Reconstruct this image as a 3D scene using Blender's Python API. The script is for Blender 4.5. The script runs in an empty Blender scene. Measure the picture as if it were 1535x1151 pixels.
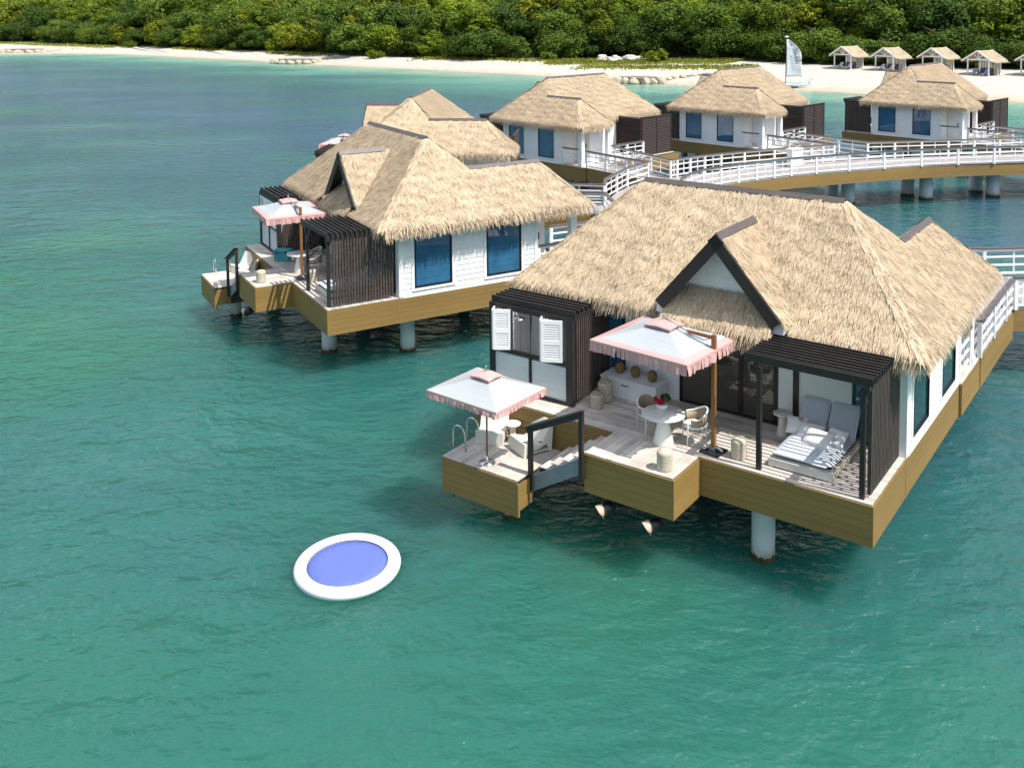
import bpy, math, random
import numpy as np
from mathutils import Matrix, Vector
R_ = math.radians
rng = random.Random(7)
nr = np.random.default_rng(11)
scene = bpy.context.scene
col = scene.collection

# ------------------------------------------------------------------ materials
def new_mat(name):
    m = bpy.data.materials.new(name); m.use_nodes = True
    nt = m.node_tree; b = nt.nodes['Principled BSDF']
    return m, nt, b
def N(nt, t, **kw):
    n = nt.nodes.new(t)
    for k, v in kw.items(): setattr(n, k, v)
    return n
def ramp(nt, stops, interp='LINEAR'):
    r = nt.nodes.new('ShaderNodeValToRGB'); r.color_ramp.interpolation = interp
    e = r.color_ramp.elements
    e[0].position, e[0].color = stops[0][0], (*stops[0][1], 1)
    e[1].position, e[1].color = stops[1][0], (*stops[1][1], 1)
    for p, c in stops[2:]:
        x = e.new(p); x.color = (*c, 1)
    return r
def mixc(nt, fac, a, b, blend='MIX'):
    m = nt.nodes.new('ShaderNodeMix'); m.data_type = 'RGBA'; m.blend_type = blend
    for sock, val in ((m.inputs[0], fac), (m.inputs[6], a), (m.inputs[7], b)):
        if hasattr(val, 'links'): nt.links.new(val, sock)
        elif isinstance(val, tuple): sock.default_value = (*val, 1) if len(val) == 3 else val
        else: sock.default_value = val
    return m.outputs[2]
def math_(nt, op, a, b=None, c=None, clamp=False):
    m = nt.nodes.new('ShaderNodeMath'); m.operation = op; m.use_clamp = clamp
    for i, v in enumerate((a, b, c)):
        if v is None: continue
        if hasattr(v, 'links'): nt.links.new(v, m.inputs[i])
        else: m.inputs[i].default_value = v
    return m.outputs[0]
def noise(nt, scale, detail=4, rough=.55, stretch=None, coord='Object', dist=0, rot=None):
    tc = nt.nodes.new('ShaderNodeTexCoord'); out = tc.outputs[coord]
    if stretch or rot:
        mp = nt.nodes.new('ShaderNodeMapping'); nt.links.new(out, mp.inputs[0])
        if stretch: mp.inputs['Scale'].default_value = stretch
        if rot: mp.inputs['Rotation'].default_value = rot
        out = mp.outputs[0]
    n = nt.nodes.new('ShaderNodeTexNoise')
    n.inputs['Scale'].default_value = scale; n.inputs['Detail'].default_value = detail
    n.inputs['Roughness'].default_value = rough; n.inputs['Distortion'].default_value = dist
    nt.links.new(out, n.inputs['Vector'])
    return n.outputs['Fac']
def bump(nt, b, h, strength=.3, dist=.02, prev=None):
    n = nt.nodes.new('ShaderNodeBump'); n.inputs['Strength'].default_value = strength
    n.inputs['Distance'].default_value = dist
    nt.links.new(h, n.inputs['Height'])
    if prev is not None: nt.links.new(prev, n.inputs['Normal'])
    if b is not None: nt.links.new(n.outputs[0], b.inputs['Normal'])
    return n.outputs[0]
def plain(name, c, c2=None, rough=.6, scale=3, metal=0, bmp=0, bscale=30, stretch=None, spec=.5, island=0, dirt=None):
    """two-tone noise material, optional bump, optional brightness step per board"""
    m, nt, b = new_mat(name)
    c2 = c2 or tuple(x * .8 for x in c)
    f = noise(nt, scale, 5, .6, stretch)
    r = ramp(nt, [(.32, c2), (.68, c)]); nt.links.new(f, r.inputs[0])
    out = r.outputs[0]
    if island:
        g = nt.nodes.new('ShaderNodeNewGeometry')
        v = math_(nt, 'MULTIPLY_ADD', g.outputs['Random Per Island'], island, 1 - island * .5)
        cb = nt.nodes.new('ShaderNodeCombineColor')
        for i in range(3): nt.links.new(v, cb.inputs[i])
        out = mixc(nt, 1.0, out, cb.outputs[0], 'MULTIPLY')
    if dirt:
        f2 = noise(nt, dirt[1], 6, .65)
        r2 = ramp(nt, [(.55, (0, 0, 0)), (.78, (1, 1, 1))]); nt.links.new(f2, r2.inputs[0])
        out = mixc(nt, r2.outputs[0], out, dirt[0])
    nt.links.new(out, b.inputs['Base Color'])
    b.inputs['Roughness'].default_value = rough; b.inputs['Metallic'].default_value = metal
    b.inputs['Specular IOR Level'].default_value = spec
    if bmp: bump(nt, b, noise(nt, bscale, 4, .6, stretch), bmp, .02)
    return m
def thatch_mat(name, stops, hue=.0):
    m, nt, b = new_mat(name)
    g = nt.nodes.new('ShaderNodeNewGeometry')
    r = ramp(nt, stops); nt.links.new(g.outputs['Random Per Island'], r.inputs[0])
    f = noise(nt, .9, 5, .65)
    r2 = ramp(nt, [(.3, (.74, .72, .70)), (.7, (1.08, 1.06, 1.02))]); nt.links.new(f, r2.inputs[0])
    o = mixc(nt, 1.0, r.outputs[0], r2.outputs[0], 'MULTIPLY')
    # grey weathering in broad soft patches, a little different on every roof
    f3 = noise(nt, .33, 4, .6); oi = nt.nodes.new('ShaderNodeObjectInfo')
    r3 = ramp(nt, [(.40, (0, 0, 0)), (.72, (1, 1, 1))]); nt.links.new(math_(nt, 'MULTIPLY_ADD', oi.outputs['Random'], .10, f3), r3.inputs[0])
    o = mixc(nt, math_(nt, 'MULTIPLY', r3.outputs[0], .38), o, mixc(nt, 1.0, o, (.74, .72, .72), 'MULTIPLY'))
    nt.links.new(o, b.inputs['Base Color']); b.inputs['Roughness'].default_value = .75
    b.inputs['Specular IOR Level'].default_value = .25
    return m
def leaf_mat(name, stops, trans=.3):
    m, nt, b = new_mat(name)
    g = nt.nodes.new('ShaderNodeNewGeometry'); oi = nt.nodes.new('ShaderNodeObjectInfo')
    x = math_(nt, 'MULTIPLY_ADD', g.outputs['Random Per Island'], .45, math_(nt, 'MULTIPLY', oi.outputs['Random'], .55))
    r = ramp(nt, stops); nt.links.new(x, r.inputs[0])
    nt.links.new(r.outputs[0], b.inputs['Base Color'])
    b.inputs['Roughness'].default_value = .6; b.inputs['Specular IOR Level'].default_value = .15
    t = nt.nodes.new('ShaderNodeBsdfTranslucent'); nt.links.new(r.outputs[0], t.inputs[0])
    mx = nt.nodes.new('ShaderNodeMixShader'); mx.inputs[0].default_value = trans
    nt.links.new(b.outputs[0], mx.inputs[1]); nt.links.new(t.outputs[0], mx.inputs[2])
    nt.links.new(mx.outputs[0], nt.nodes['Material Output'].inputs[0])
    return m

M = {}
M['thatch'] = thatch_mat('thatch', [(0, (.30, .215, .13)), (.06, (.45, .345, .225)), (.25, (.60, .48, .335)), (.75, (.68, .56, .405)), (1, (.76, .645, .49))])
M['dark'] = plain('dark_stained_wood', (.030, .024, .022), (.018, .015, .014), .55, 4, bmp=.15, bscale=40, stretch=(1, 1, .15), island=.35)
M['lattice'] = plain('brown_stained_slats', (.080, .060, .051), (.056, .042, .036), .6, 5, island=.4)
M['fence'] = plain('brown_louvre', (.040, .028, .025), (.030, .021, .019), .6, 5, island=.25)
M['cap'] = plain('ridge_metal', (.105, .085, .080), (.080, .065, .062), .45, 2, island=.1)
M['siding'] = plain('ochre_siding', (.285, .176, .050), (.225, .140, .044), .6, .9, bmp=.06, bscale=60, stretch=(.2, .2, 1), island=.10)
M['siding_back'] = plain('siding_shadow_gap', (.08, .055, .022), None, .8)
M['white'] = plain('white_paint', (.87, .87, .87), (.82, .82, .82), .5, 1.5, island=.05)
M['whitewall'] = plain('white_clapboard', (.86, .86, .86), (.80, .805, .81), .55, 1.2, island=.04)
M['shutter'] = plain('pale_grey_louvre', (.82, .85, .87), (.76, .80, .83), .5, 2, island=.05)
M['deck'] = plain('weathered_deck', (.66, .60, .54), (.47, .42, .37), .75, 2.2, bmp=.2, bscale=30, stretch=(1, 1, 1), island=.42)
M['walkdeck'] = plain('grey_boardwalk_planks', (.36, .335, .325), (.25, .232, .225), .8, 2.0, bmp=.2, bscale=30, island=.35)
M['joist'] = plain('deck_frame_wood', (.07, .055, .045), None, .8)
M['greywood'] = plain('grey_painted_wood', (.23, .26, .28), (.18, .21, .23), .6, 3)
M['pile'] = plain('concrete_pile', (.56, .60, .61), (.46, .50, .50), .7, 2, bmp=.2, bscale=20, dirt=((.38, .38, .33), 1.2))
m_, nt_, b_ = new_mat('stained_concrete_pile')
tc_ = nt_.nodes.new('ShaderNodeTexCoord'); s_ = nt_.nodes.new('ShaderNodeSeparateXYZ'); nt_.links.new(tc_.outputs['Object'], s_.inputs[0])
f_ = noise(nt_, 1.6, 5, .6); r_ = ramp(nt_, [(.3, (.56, .60, .60)), (.7, (.70, .74, .74))]); nt_.links.new(f_, r_.inputs[0])
zn_ = math_(nt_, 'ADD', s_.outputs[2], math_(nt_, 'MULTIPLY_ADD', noise(nt_, 7, 4, .6, (1, 1, .5)), .5, -.25))
r2_ = ramp(nt_, [(.10, (1, 1, 1)), (.34, (0, 0, 0))]); nt_.links.new(zn_, r2_.inputs[0])
nt_.links.new(mixc(nt_, math_(nt_, 'MULTIPLY', r2_.outputs[0], .8), r_.outputs[0], (.34, .29, .12)), b_.inputs['Base Color']); b_.inputs['Roughness'].default_value = .75
bump(nt_, b_, noise(nt_, 18, 4), .2, .02)
M['pile'] = m_
M['algae'] = plain('algae_band', (.085, .075, .022), (.022, .020, .010), .6, 6, bmp=.3, bscale=30)
M['chrome'] = plain('stainless', (.72, .73, .74), None, .22, metal=1)
M['black'] = plain('black_metal', (.012, .012, .013), None, .35)
M['teak'] = plain('oiled_teak', (.30, .125, .045), (.22, .085, .030), .45, 3, bmp=.1, bscale=30, stretch=(1, 1, .1))
M['canvas'] = plain('white_canvas', (.385, .415, .435), (.36, .395, .42), .85, 2, bmp=.08, bscale=120)
M['pink'] = plain('pink_canvas', (.60, .345, .33), (.56, .31, .30), .85, 2.5, bmp=.08, bscale=120)
M['plastic'] = plain('cream_moulded_plastic', (.72, .69, .62), (.68, .65, .58), .5, 2)
M['resin'] = plain('white_resin', (.80, .80, .78), (.76, .76, .74), .4, 3)
M['weave'] = plain('beige_weave', (.50, .40, .28), (.30, .23, .15), .8, 60, bmp=.5, bscale=90)
M['rope'] = plain('cream_rope', (.66, .59, .47), (.42, .36, .27), .85, 26, bmp=.8, bscale=34)
M['basket'] = plain('brown_basket', (.36, .21, .085), (.20, .11, .04), .8, 45, bmp=.7, bscale=60)
M['cushion'] = plain('pale_blue_cushion', (.62, .67, .72), (.57, .62, .68), .9, 3, bmp=.06, bscale=200)
M['pillow'] = plain('white_pillow', (.78, .77, .76), (.70, .70, .70), .9, 5, bmp=.1, bscale=60)
M['pillow_trim'] = plain('tan_trim', (.36, .30, .24), (.2, .2, .2), .9, 30)
M['slat'] = plain('whitewashed_timber', (.66, .63, .57), (.56, .53, .47), .65, 3, island=.12)
M['petal'] = plain('red_petal', (.62, .02, .07), (.42, .01, .04), .55, 8)
M['leafgreen'] = plain('pot_leaf', (.06, .13, .03), (.03, .08, .02), .5, 6)
M['cooler'] = plain('turquoise_plastic', (.06, .36, .40), (.05, .32, .36), .45, 2)
M['dkteal'] = plain('dark_teal_plastic', (.02, .10, .12), None, .5)
M['lens'] = plain('lamp_lens', (.56, .43, .34), (.48, .36, .28), .5, 3)
M['vinyl'] = plain('white_vinyl', (.82, .83, .84), (.80, .81, .82), .35, 2)
M['mat'] = plain('blue_mesh_mat', (.105, .15, .47), (.095, .14, .44), .6, 1.2, bmp=.1, bscale=200)
M['navy'] = plain('navy_seam', (.03, .04, .16), None, .6)
M['bark'] = plain('bark', (.16, .125, .09), (.08, .065, .05), .9, 2, bmp=.4, bscale=8)
M['stone'] = plain('pale_limestone', (.50, .44, .33), (.33, .29, .22), .85, .8, bmp=.5, bscale=3, dirt=((.20, .18, .13), .7))
M['bstone'] = plain('white_boulder', (.56, .54, .49), (.40, .38, .34), .85, .7, bmp=.5, bscale=2.5)
M['slab'] = plain('grey_slab', (.22, .19, .17), (.15, .13, .12), .8, .8)
M['sailcloth'] = plain('sailcloth', (.72, .73, .76), (.66, .67, .71), .5, .6)
M['ink'] = plain('navy_ink', (.03, .03, .16), None, .6)
M['hullblue'] = plain('hull_gelcoat', (.50, .58, .66), (.42, .51, .60), .3, 1)
M['loungeblue'] = plain('lilac_lounger', (.30, .33, .62), None, .7)
M['loungegrey'] = plain('grey_lounger', (.66, .67, .69), None, .7)
M['sofa'] = plain('grey_wicker', (.16, .16, .17), None, .8)
M['yellow'] = plain('yellow_vent', (.55, .45, .12), None, .6)
# glass
def glass(name, c, rough=.04, lines=None):
    m, nt, b = new_mat(name)
    b.inputs['Base Color'].default_value = (*c, 1); b.inputs['Roughness'].default_value = rough
    if lines:      # folds of the roman blind behind the pane
        tc = nt.nodes.new('ShaderNodeTexCoord'); sx = nt.nodes.new('ShaderNodeSeparateXYZ'); nt.links.new(tc.outputs['Object'], sx.inputs[0])
        fr = math_(nt, 'FRACT', math_(nt, 'DIVIDE', sx.outputs[2], lines)); ln = math_(nt, 'LESS_THAN', fr, .07)
        g = noise(nt, 1.6, 3); rr = ramp(nt, [(.3, tuple(x * .8 for x in c)), (.7, tuple(x * 1.2 for x in c))]); nt.links.new(g, rr.inputs[0])
        nt.links.new(mixc(nt, math_(nt, 'MULTIPLY', ln, .55), rr.outputs[0], tuple(x * .35 for x in c)), b.inputs['Base Color'])
    b.inputs['Specular IOR Level'].default_value = .6
    bump(nt, b, noise(nt, .8, 2), .03, .05)
    b.inputs['Coat Weight'].default_value = .6; b.inputs['Coat Roughness'].default_value = .03
    return m
M['blueglass'] = glass('blue_window_glass', (.030, .135, .255), .03, .21)
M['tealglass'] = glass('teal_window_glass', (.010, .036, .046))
M['darkglass'] = glass('dark_door_glass', (.060, .056, .042))
# foliage
M['leafA'] = leaf_mat('broadleaf', [(0, (.030, .052, .006)), (.4, (.110, .172, .013)), (.75, (.205, .275, .020)), (1, (.34, .39, .035))])
M['leafB'] = leaf_mat('dark_mangrove', [(0, (.020, .044, .008)), (.45, (.074, .134, .018)), (.8, (.140, .215, .027)), (1, (.23, .30, .042))])
M['leafC'] = leaf_mat('yellow_leaf', [(0, (.035, .052, .004)), (.4, (.125, .16, .009)), (.8, (.235, .26, .014)), (1, (.34, .34, .028))])
M['grass'] = leaf_mat('beach_grass', [(0, (.10, .12, .014)), (.5, (.25, .27, .035)), (1, (.44, .42, .14))], .2)

# ------------------------------------------------------------------ mesh helpers
class MB:
    def __init__(s): s.v = []; s.f = []
    def add(s, vs, fs):
        o = len(s.v); s.v += [tuple(p) for p in vs]; s.f += [tuple(i + o for i in f) for f in fs]; return s
    def obox(s, o, ax, ay, az):
        o, ax, ay, az = map(Vector, (o, ax, ay, az))
        P = [o, o + ax, o + ax + ay, o + ay]; P += [p + az for p in P]
        fs = [(0, 3, 2, 1), (4, 5, 6, 7), (0, 1, 5, 4), (1, 2, 6, 5), (2, 3, 7, 6), (3, 0, 4, 7)]
        if ax.cross(ay).dot(az) < 0: fs = [f[::-1] for f in fs]
        return s.add(P, fs)
    def box(s, x0, x1, y0, y1, z0, z1): return s.obox((x0, y0, z0), (x1 - x0, 0, 0), (0, y1 - y0, 0), (0, 0, z1 - z0))
    def cbox(s, c, size, rz=0, ry=0, rx=0):
        m = Matrix.Rotation(rz, 3, 'Z') @ Matrix.Rotation(ry, 3, 'Y') @ Matrix.Rotation(rx, 3, 'X')
        a, b_, d = m @ Vector((size[0], 0, 0)), m @ Vector((0, size[1], 0)), m @ Vector((0, 0, size[2]))
        return s.obox(Vector(c) - (a + b_ + d) / 2, a, b_, d)
    def bar(s, p, q, w, h, up=(0, 0, 1)):
        p, q = Vector(p), Vector(q); d = q - p; u = Vector(up)
        sd = d.cross(u)
        if sd.length < 1e-6: sd = d.cross(Vector((1, 0, 0)))
        sd.normalize(); u2 = sd.cross(d).normalized()
        return s.obox(p - sd * w / 2 - u2 * h / 2, d, sd * w, u2 * h)
    def tube(s, pts, r, n=8, closed=False):
        pts = [Vector(p) for p in pts]; k = len(pts); rs = r if isinstance(r, (list, tuple)) else [r] * k
        vs = []; prev = None
        for i, p in enumerate(pts):
            if closed: t = pts[(i + 1) % k] - pts[i - 1]
            else: t = pts[min(i + 1, k - 1)] - pts[max(i - 1, 0)]
            t.normalize()
            if prev is None:
                a = Vector((0, 0, 1)) if abs(t.z) < .9 else Vector((1, 0, 0))
                x = t.cross(a).normalized()
            else: x = (prev - t * prev.dot(t)).normalized()
            prev = x; y = t.cross(x)
            vs += [p + (x * math.cos(2 * math.pi * j / n) + y * math.sin(2 * math.pi * j / n)) * rs[i] for j in range(n)]
        fs = []
        for i in range(k if closed else k - 1):
            i2 = (i + 1) % k
            for j in range(n):
                j2 = (j + 1) % n
                fs.append((i * n + j, i * n + j2, i2 * n + j2, i2 * n + j))
        if not closed: fs += [tuple(range(n))[::-1], tuple((k - 1) * n + j for j in range(n))]
        return s.add(vs, fs)
    def lathe(s, prof, c=(0, 0), n=24, sx=1, sy=1):
        vs = []; fs = []
        for r, z in prof:
            vs += [(c[0] + sx * r * math.cos(2 * math.pi * j / n), c[1] + sy * r * math.sin(2 * math.pi * j / n), z) for j in range(n)]
        for i in range(len(prof) - 1):
            for j in range(n):
                j2 = (j + 1) % n; fs.append((i * n + j, i * n + j2, (i + 1) * n + j2, (i + 1) * n + j))
        fs += [tuple(range(n))[::-1], tuple((len(prof) - 1) * n + j for j in range(n))]
        return s.add(vs, fs)
    def prism(s, poly, z0, z1):
        n = len(poly); vs = [(x, y, z0) for x, y in poly] + [(x, y, z1) for x, y in poly]
        fs = [tuple(range(n))[::-1], tuple(range(n, 2 * n))] + [(i, (i + 1) % n, n + (i + 1) % n, n + i) for i in range(n)]
        return s.add(vs, fs)
    def extr(s, poly, o, ax, ay, az):
        """polygon in the (ax, ay) plane swept along az"""
        o, ax, ay, az = map(Vector, (o, ax, ay, az)); n = len(poly)
        vs = [o + ax * a + ay * b for a, b in poly]; vs += [p + az for p in vs]
        fs = [tuple(range(n))[::-1], tuple(range(n, 2 * n))] + [(i, (i + 1) % n, n + (i + 1) % n, n + i) for i in range(n)]
        return s.add(vs, fs)
    def build(s, name, m, parent=None, smooth=False, loc=None, bevel=0):
        me = bpy.data.meshes.new(name); me.from_pydata(s.v, [], s.f); me.update()
        return finish(me, name, m, parent, smooth, loc, bevel)
def finish(me, name, m, parent=None, smooth=False, loc=None, bevel=0):
    me.materials.append(m if not isinstance(m, str) else M[m])
    if smooth: me.polygons.foreach_set('use_smooth', [True] * len(me.polygons))
    o = bpy.data.objects.new(name, me); col.objects.link(o)
    if parent is not None: o.parent = parent
    if loc is not None: o.location = loc
    if bevel:
        b = o.modifiers.new('bevel', 'BEVEL'); b.width = bevel; b.segments = 2; b.limit_method = 'ANGLE'
    return o
def npmesh(name, V, F):
    me = bpy.data.meshes.new(name); V = np.asarray(V, np.float32); F = np.asarray(F, np.int32)
    me.vertices.add(len(V)); me.vertices.foreach_set('co', V.ravel())
    k = F.shape[1]; me.loops.add(F.size); me.loops.foreach_set('vertex_index', F.ravel())
    me.polygons.add(len(F)); me.polygons.foreach_set('loop_start', np.arange(0, F.size, k, dtype=np.int32))
    me.update(calc_edges=True); me.validate(); return me
def tag(o, label=None, cat=None, group=None, kind=None):
    if label: o['label'] = label
    if cat: o['category'] = cat
    if group: o['group'] = group
    if kind: o['kind'] = kind
    return o
def thing(name, label, cat, loc=(0, 0, 0), rz=0, group=None, scale=None):
    o = bpy.data.objects.new(name, None); col.objects.link(o); o.location = loc; o.rotation_euler = (0, 0, rz)
    o.empty_display_size = .3
    if scale: o.scale = scale
    return tag(o, label, cat, group)
def copy_tree(o, parent=None):
    c = o.copy(); col.objects.link(c)
    if parent is not None: c.parent = parent
    for ch in list(o.children): copy_tree(ch, c)
    return c
def dup(o, label, loc, rz, group=None, scale=None):
    c = copy_tree(o); c.location = loc; c.rotation_euler = (0, 0, rz); c['label'] = label
    if group: c['group'] = group
    if scale: c.scale = scale
    return c

# ------------------------------------------------------------------ camera, light, sky
F_, PX, PY, PITCH, ROLL, H = 1469.8, 768.0, 112.8, .0706, .0100, 12.4
cp, sp, cr, sr = math.cos(PITCH), math.sin(PITCH), math.cos(ROLL), math.sin(ROLL)
rt, dn, fw = Vector((1, 0, 0)), Vector((0, -sp, -cp)), Vector((0, cp, -sp))
rt, dn = rt * cr + dn * sr, rt * -sr + dn * cr
cam = bpy.data.cameras.new('camera'); co = bpy.data.objects.new('camera', cam); col.objects.link(co)
X, Y, Z = rt, -dn, -fw
co.matrix_world = Matrix(((X.x, Y.x, Z.x, 0), (X.y, Y.y, Z.y, 0), (X.z, Y.z, Z.z, H), (0, 0, 0, 1)))
cam.sensor_width = 36; cam.lens = F_ / 1535 * 36
cam.shift_x = (767.5 - PX) / 1535; cam.shift_y = (PY - 575.5) / 1535
cam.clip_start = .5; cam.clip_end = 9000
scene.camera = co
SUN_EL, SUN_AZ = R_(57), R_(-32.5)
sv = Vector((math.cos(SUN_EL) * math.cos(SUN_AZ), math.cos(SUN_EL) * math.sin(SUN_AZ), math.sin(SUN_EL)))
sl = bpy.data.lights.new('sun', 'SUN'); sl.energy = 4.5; sl.angle = R_(.55); sl.color = (1, .95, .87)
so = bpy.data.objects.new('sun', sl); col.objects.link(so)
so.rotation_euler = sv.to_track_quat('Z', 'Y').to_euler(); so.location = (40, -20, 60)
w = bpy.data.worlds.new('World'); scene.world = w; w.use_nodes = True
nt = w.node_tree; bg = nt.nodes['Background']
sky = nt.nodes.new('ShaderNodeTexSky'); sky.sky_type = 'NISHITA'; sky.sun_disc = False
sky.sun_elevation = SUN_EL; sky.sun_rotation = math.atan2(sv.x, sv.y); sky.air_density = 1.0; sky.dust_density = 1.2
tc_ = nt.nodes.new('ShaderNodeTexCoord'); sx_ = nt.nodes.new('ShaderNodeSeparateXYZ'); nt.links.new(tc_.outputs['Generated'], sx_.inputs[0])
zz_ = math_(nt, 'ADD', math_(nt, 'MAXIMUM', sx_.outputs[2], 0.0), .22); cx_ = nt.nodes.new('ShaderNodeCombineXYZ')
nt.links.new(math_(nt, 'DIVIDE', sx_.outputs[0], zz_), cx_.inputs[0]); nt.links.new(math_(nt, 'DIVIDE', sx_.outputs[1], zz_), cx_.inputs[1])
cn = nt.nodes.new('ShaderNodeTexNoise'); cn.inputs['Scale'].default_value = 2.6; cn.inputs['Detail'].default_value = 6; cn.inputs['Roughness'].default_value = .55; nt.links.new(cx_.outputs[0], cn.inputs['Vector'])
hi_ = ramp(nt, [(.30, (0, 0, 0)), (.46, (1, 1, 1))]); nt.links.new(sx_.outputs[2], hi_.inputs[0])
cr_ = ramp(nt, [(.50, (0, 0, 0)), (.56, (1, 1, 1))]); nt.links.new(cn.outputs['Fac'], cr_.inputs[0])
nt.links.new(mixc(nt, math_(nt, 'MULTIPLY', math_(nt, 'MULTIPLY', cr_.outputs[0], hi_.outputs[0]), .85), sky.outputs[0], (17.0, 17.2, 17.6)), bg.inputs[0]); bg.inputs[1].default_value = .102
vs_ = scene.view_settings; vs_.view_transform = 'Standard'; vs_.look = 'None'; vs_.exposure = 0.45; vs_.gamma = 1
scene.cycles.max_bounces = 8; scene.cycles.diffuse_bounces = 5; scene.cycles.glossy_bounces = 3
scene.cycles.transmission_bounces = 3; scene.cycles.transparent_max_bounces = 6
scene.cycles.caustics_reflective = False; scene.cycles.caustics_refractive = False
scene.cycles.use_denoising = True; scene.cycles.sample_clamp_direct = 2.2
# ------------------------------------------------------------------ water, beach, hillside
SH = np.array([(-3000, 1700), (-420, 480), (-200, 318), (-145.8, 281), (-131.3, 282), (-111.6, 273), (-85.6, 252.9), (-62.8, 233.4), (-41.3, 213), (-17.4, 192.3), (4.4, 173.6), (16.8, 161.7), (25.7, 151), (32.9, 145.1), (41.1, 139), (47.2, 133), (54.7, 126.8), (62.4, 119.5), (80, 104), (130, 66), (420, -140), (3000, -1500)], float)
VG = np.array([(-3020, 1760), (-440, 560), (-235, 385), (-184.5, 350), (-164.3, 338), (-135.5, 309), (-113, 292), (-87, 269), (-60, 247), (-34, 221), (-9, 200), (9.3, 196.5), (28, 193), (44, 186), (54, 174), (63, 167.5), (73, 160), (84, 152), (107, 135), (146, 92), (450, -100), (3030, -1450)], float)
def poly_dist(P, L):
    d = np.full(len(P), 1e9); sgn = np.ones(len(P))
    for a, b in zip(L[:-1], L[1:]):
        ab = b - a; t = np.clip(((P - a) @ ab) / (ab @ ab), 0, 1); q = a + t[:, None] * ab
        e = np.linalg.norm(P - q, axis=1); cr_ = ab[0] * (P[:, 1] - a[1]) - ab[1] * (P[:, 0] - a[0])
        m = e < d; d[m] = e[m]; sgn[m] = np.where(cr_[m] > 0, -1, 1)
    return d * sgn      # positive out at sea
def axis(lo, hi, flo, fhi, step, n):
    core = np.arange(flo, fhi + 1e-6, step)
    a = flo - np.geomspace(step, flo - lo, n)[::-1]; b = fhi + np.geomspace(step, hi - fhi, n)
    return np.concatenate([a, core, b])
gx = axis(-4000, 4000, -190, 110, 2.5, 22); gy = axis(-1500, 5000, -10, 330, 2.5, 22)
GX, GY = np.meshgrid(gx, gy); P2 = np.stack([GX.ravel(), GY.ravel()], 1)
nx, ny = len(gx), len(gy)
idx = np.arange(nx * ny).reshape(ny, nx)
Fq = np.stack([idx[:-1, :-1], idx[:-1, 1:], idx[1:, 1:], idx[1:, :-1]], -1).reshape(-1, 4)
me = npmesh('water', np.c_[P2, np.zeros(len(P2))], Fq)
at = me.attributes.new('shore', 'FLOAT', 'POINT'); at.data.foreach_set('value', poly_dist(P2, SH).astype(np.float32))

m, nt, b = new_mat('lagoon_water')
a = N(nt, 'ShaderNodeAttribute', attribute_name='shore'); sh = a.outputs['Fac']
wob = noise(nt, .055, 4, .6)
shw = math_(nt, 'ADD', sh, math_(nt, 'MULTIPLY_ADD', wob, 16, -8))
# bed colour seen through the water: pale sand at the edge, turquoise, then lagoon green
rs = ramp(nt, [(0, (.36, .41, .30)), (.035, (.20, .36, .27)), (.10, (.085, .275, .215)), (.22, (.028, .112, .122)), (.42, (.036, .104, .158)), (.66, (.022, .116, .108)), (.9, (.016, .146, .064))])
nt.links.new(math_(nt, 'DIVIDE', shw, 165.0, clamp=True), rs.inputs[0])
# seagrass beds
sg = noise(nt, .020, 5, .62, (1, 2.4, 1), rot=(0, 0, R_(35)))
rg = ramp(nt, [(.47, (0, 0, 0)), (.60, (1, 1, 1))]); nt.links.new(sg, rg.inputs[0])
off = math_(nt, 'MULTIPLY', math_(nt, 'SUBTRACT', shw, 9.0), .14, clamp=True)
dense = math_(nt, 'MULTIPLY', off, math_(nt, 'SUBTRACT', 1.3, math_(nt, 'DIVIDE', sh, 190.0), clamp=True))
c1 = mixc(nt, math_(nt, 'MULTIPLY', math_(nt, 'MULTIPLY', rg.outputs[0], dense), .6), rs.outputs[0], (.026, .088, .110))
# pale sandy patches near the houses
sp_ = noise(nt, .07, 3, .5)
rp = ramp(nt, [(.50, (0, 0, 0)), (.72, (1, 1, 1))]); nt.links.new(sp_, rp.inputs[0])
c2 = mixc(nt, math_(nt, 'MULTIPLY', rp.outputs[0], .42), c1, (.032, .190, .066))
nt.links.new(c2, b.inputs['Base Color'])
nt.links.new(math_(nt, 'SUBTRACT', .22, math_(nt, 'MULTIPLY', math_(nt, 'DIVIDE', sh, 130.0, clamp=True), .185)), b.inputs['Roughness']); b.inputs['IOR'].default_value = 1.333
b.inputs['Specular IOR Level'].default_value = .62
b.subsurface_method = 'BURLEY'; b.inputs['Subsurface Weight'].default_value = 1.0; b.inputs['Subsurface Radius'].default_value = (.35, 1.0, .80); b.inputs['Subsurface Scale'].default_value = 3.2
h1 = noise(nt, .50, 2, .5, (1, 1.7, 1), dist=.3, rot=(0, 0, R_(12)))
h2 = noise(nt, 1.45, 3, .5, (1, 1.5, 1), dist=.35, rot=(0, 0, R_(-14)))
h3 = noise(nt, 4.6, 3, .5, (1, 1.35, 1), dist=.3, rot=(0, 0, R_(25)))
calm = noise(nt, .05, 3, .5, (1, 1.6, 1))           # wind lanes: rippled and smoother water
rc = ramp(nt, [(.36, (.35, .35, .35)), (.62, (1, 1, 1))]); nt.links.new(calm, rc.inputs[0])
hs = math_(nt, 'ADD', math_(nt, 'MULTIPLY', h1, .42), math_(nt, 'MULTIPLY', math_(nt, 'ADD', math_(nt, 'MULTIPLY', h2, .42), math_(nt, 'MULTIPLY', h3, .14)), rc.outputs[0]))
bump(nt, b, hs, 1.0, .80)
o = finish(me, 'water', m); tag(o, kind='structure')

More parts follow.
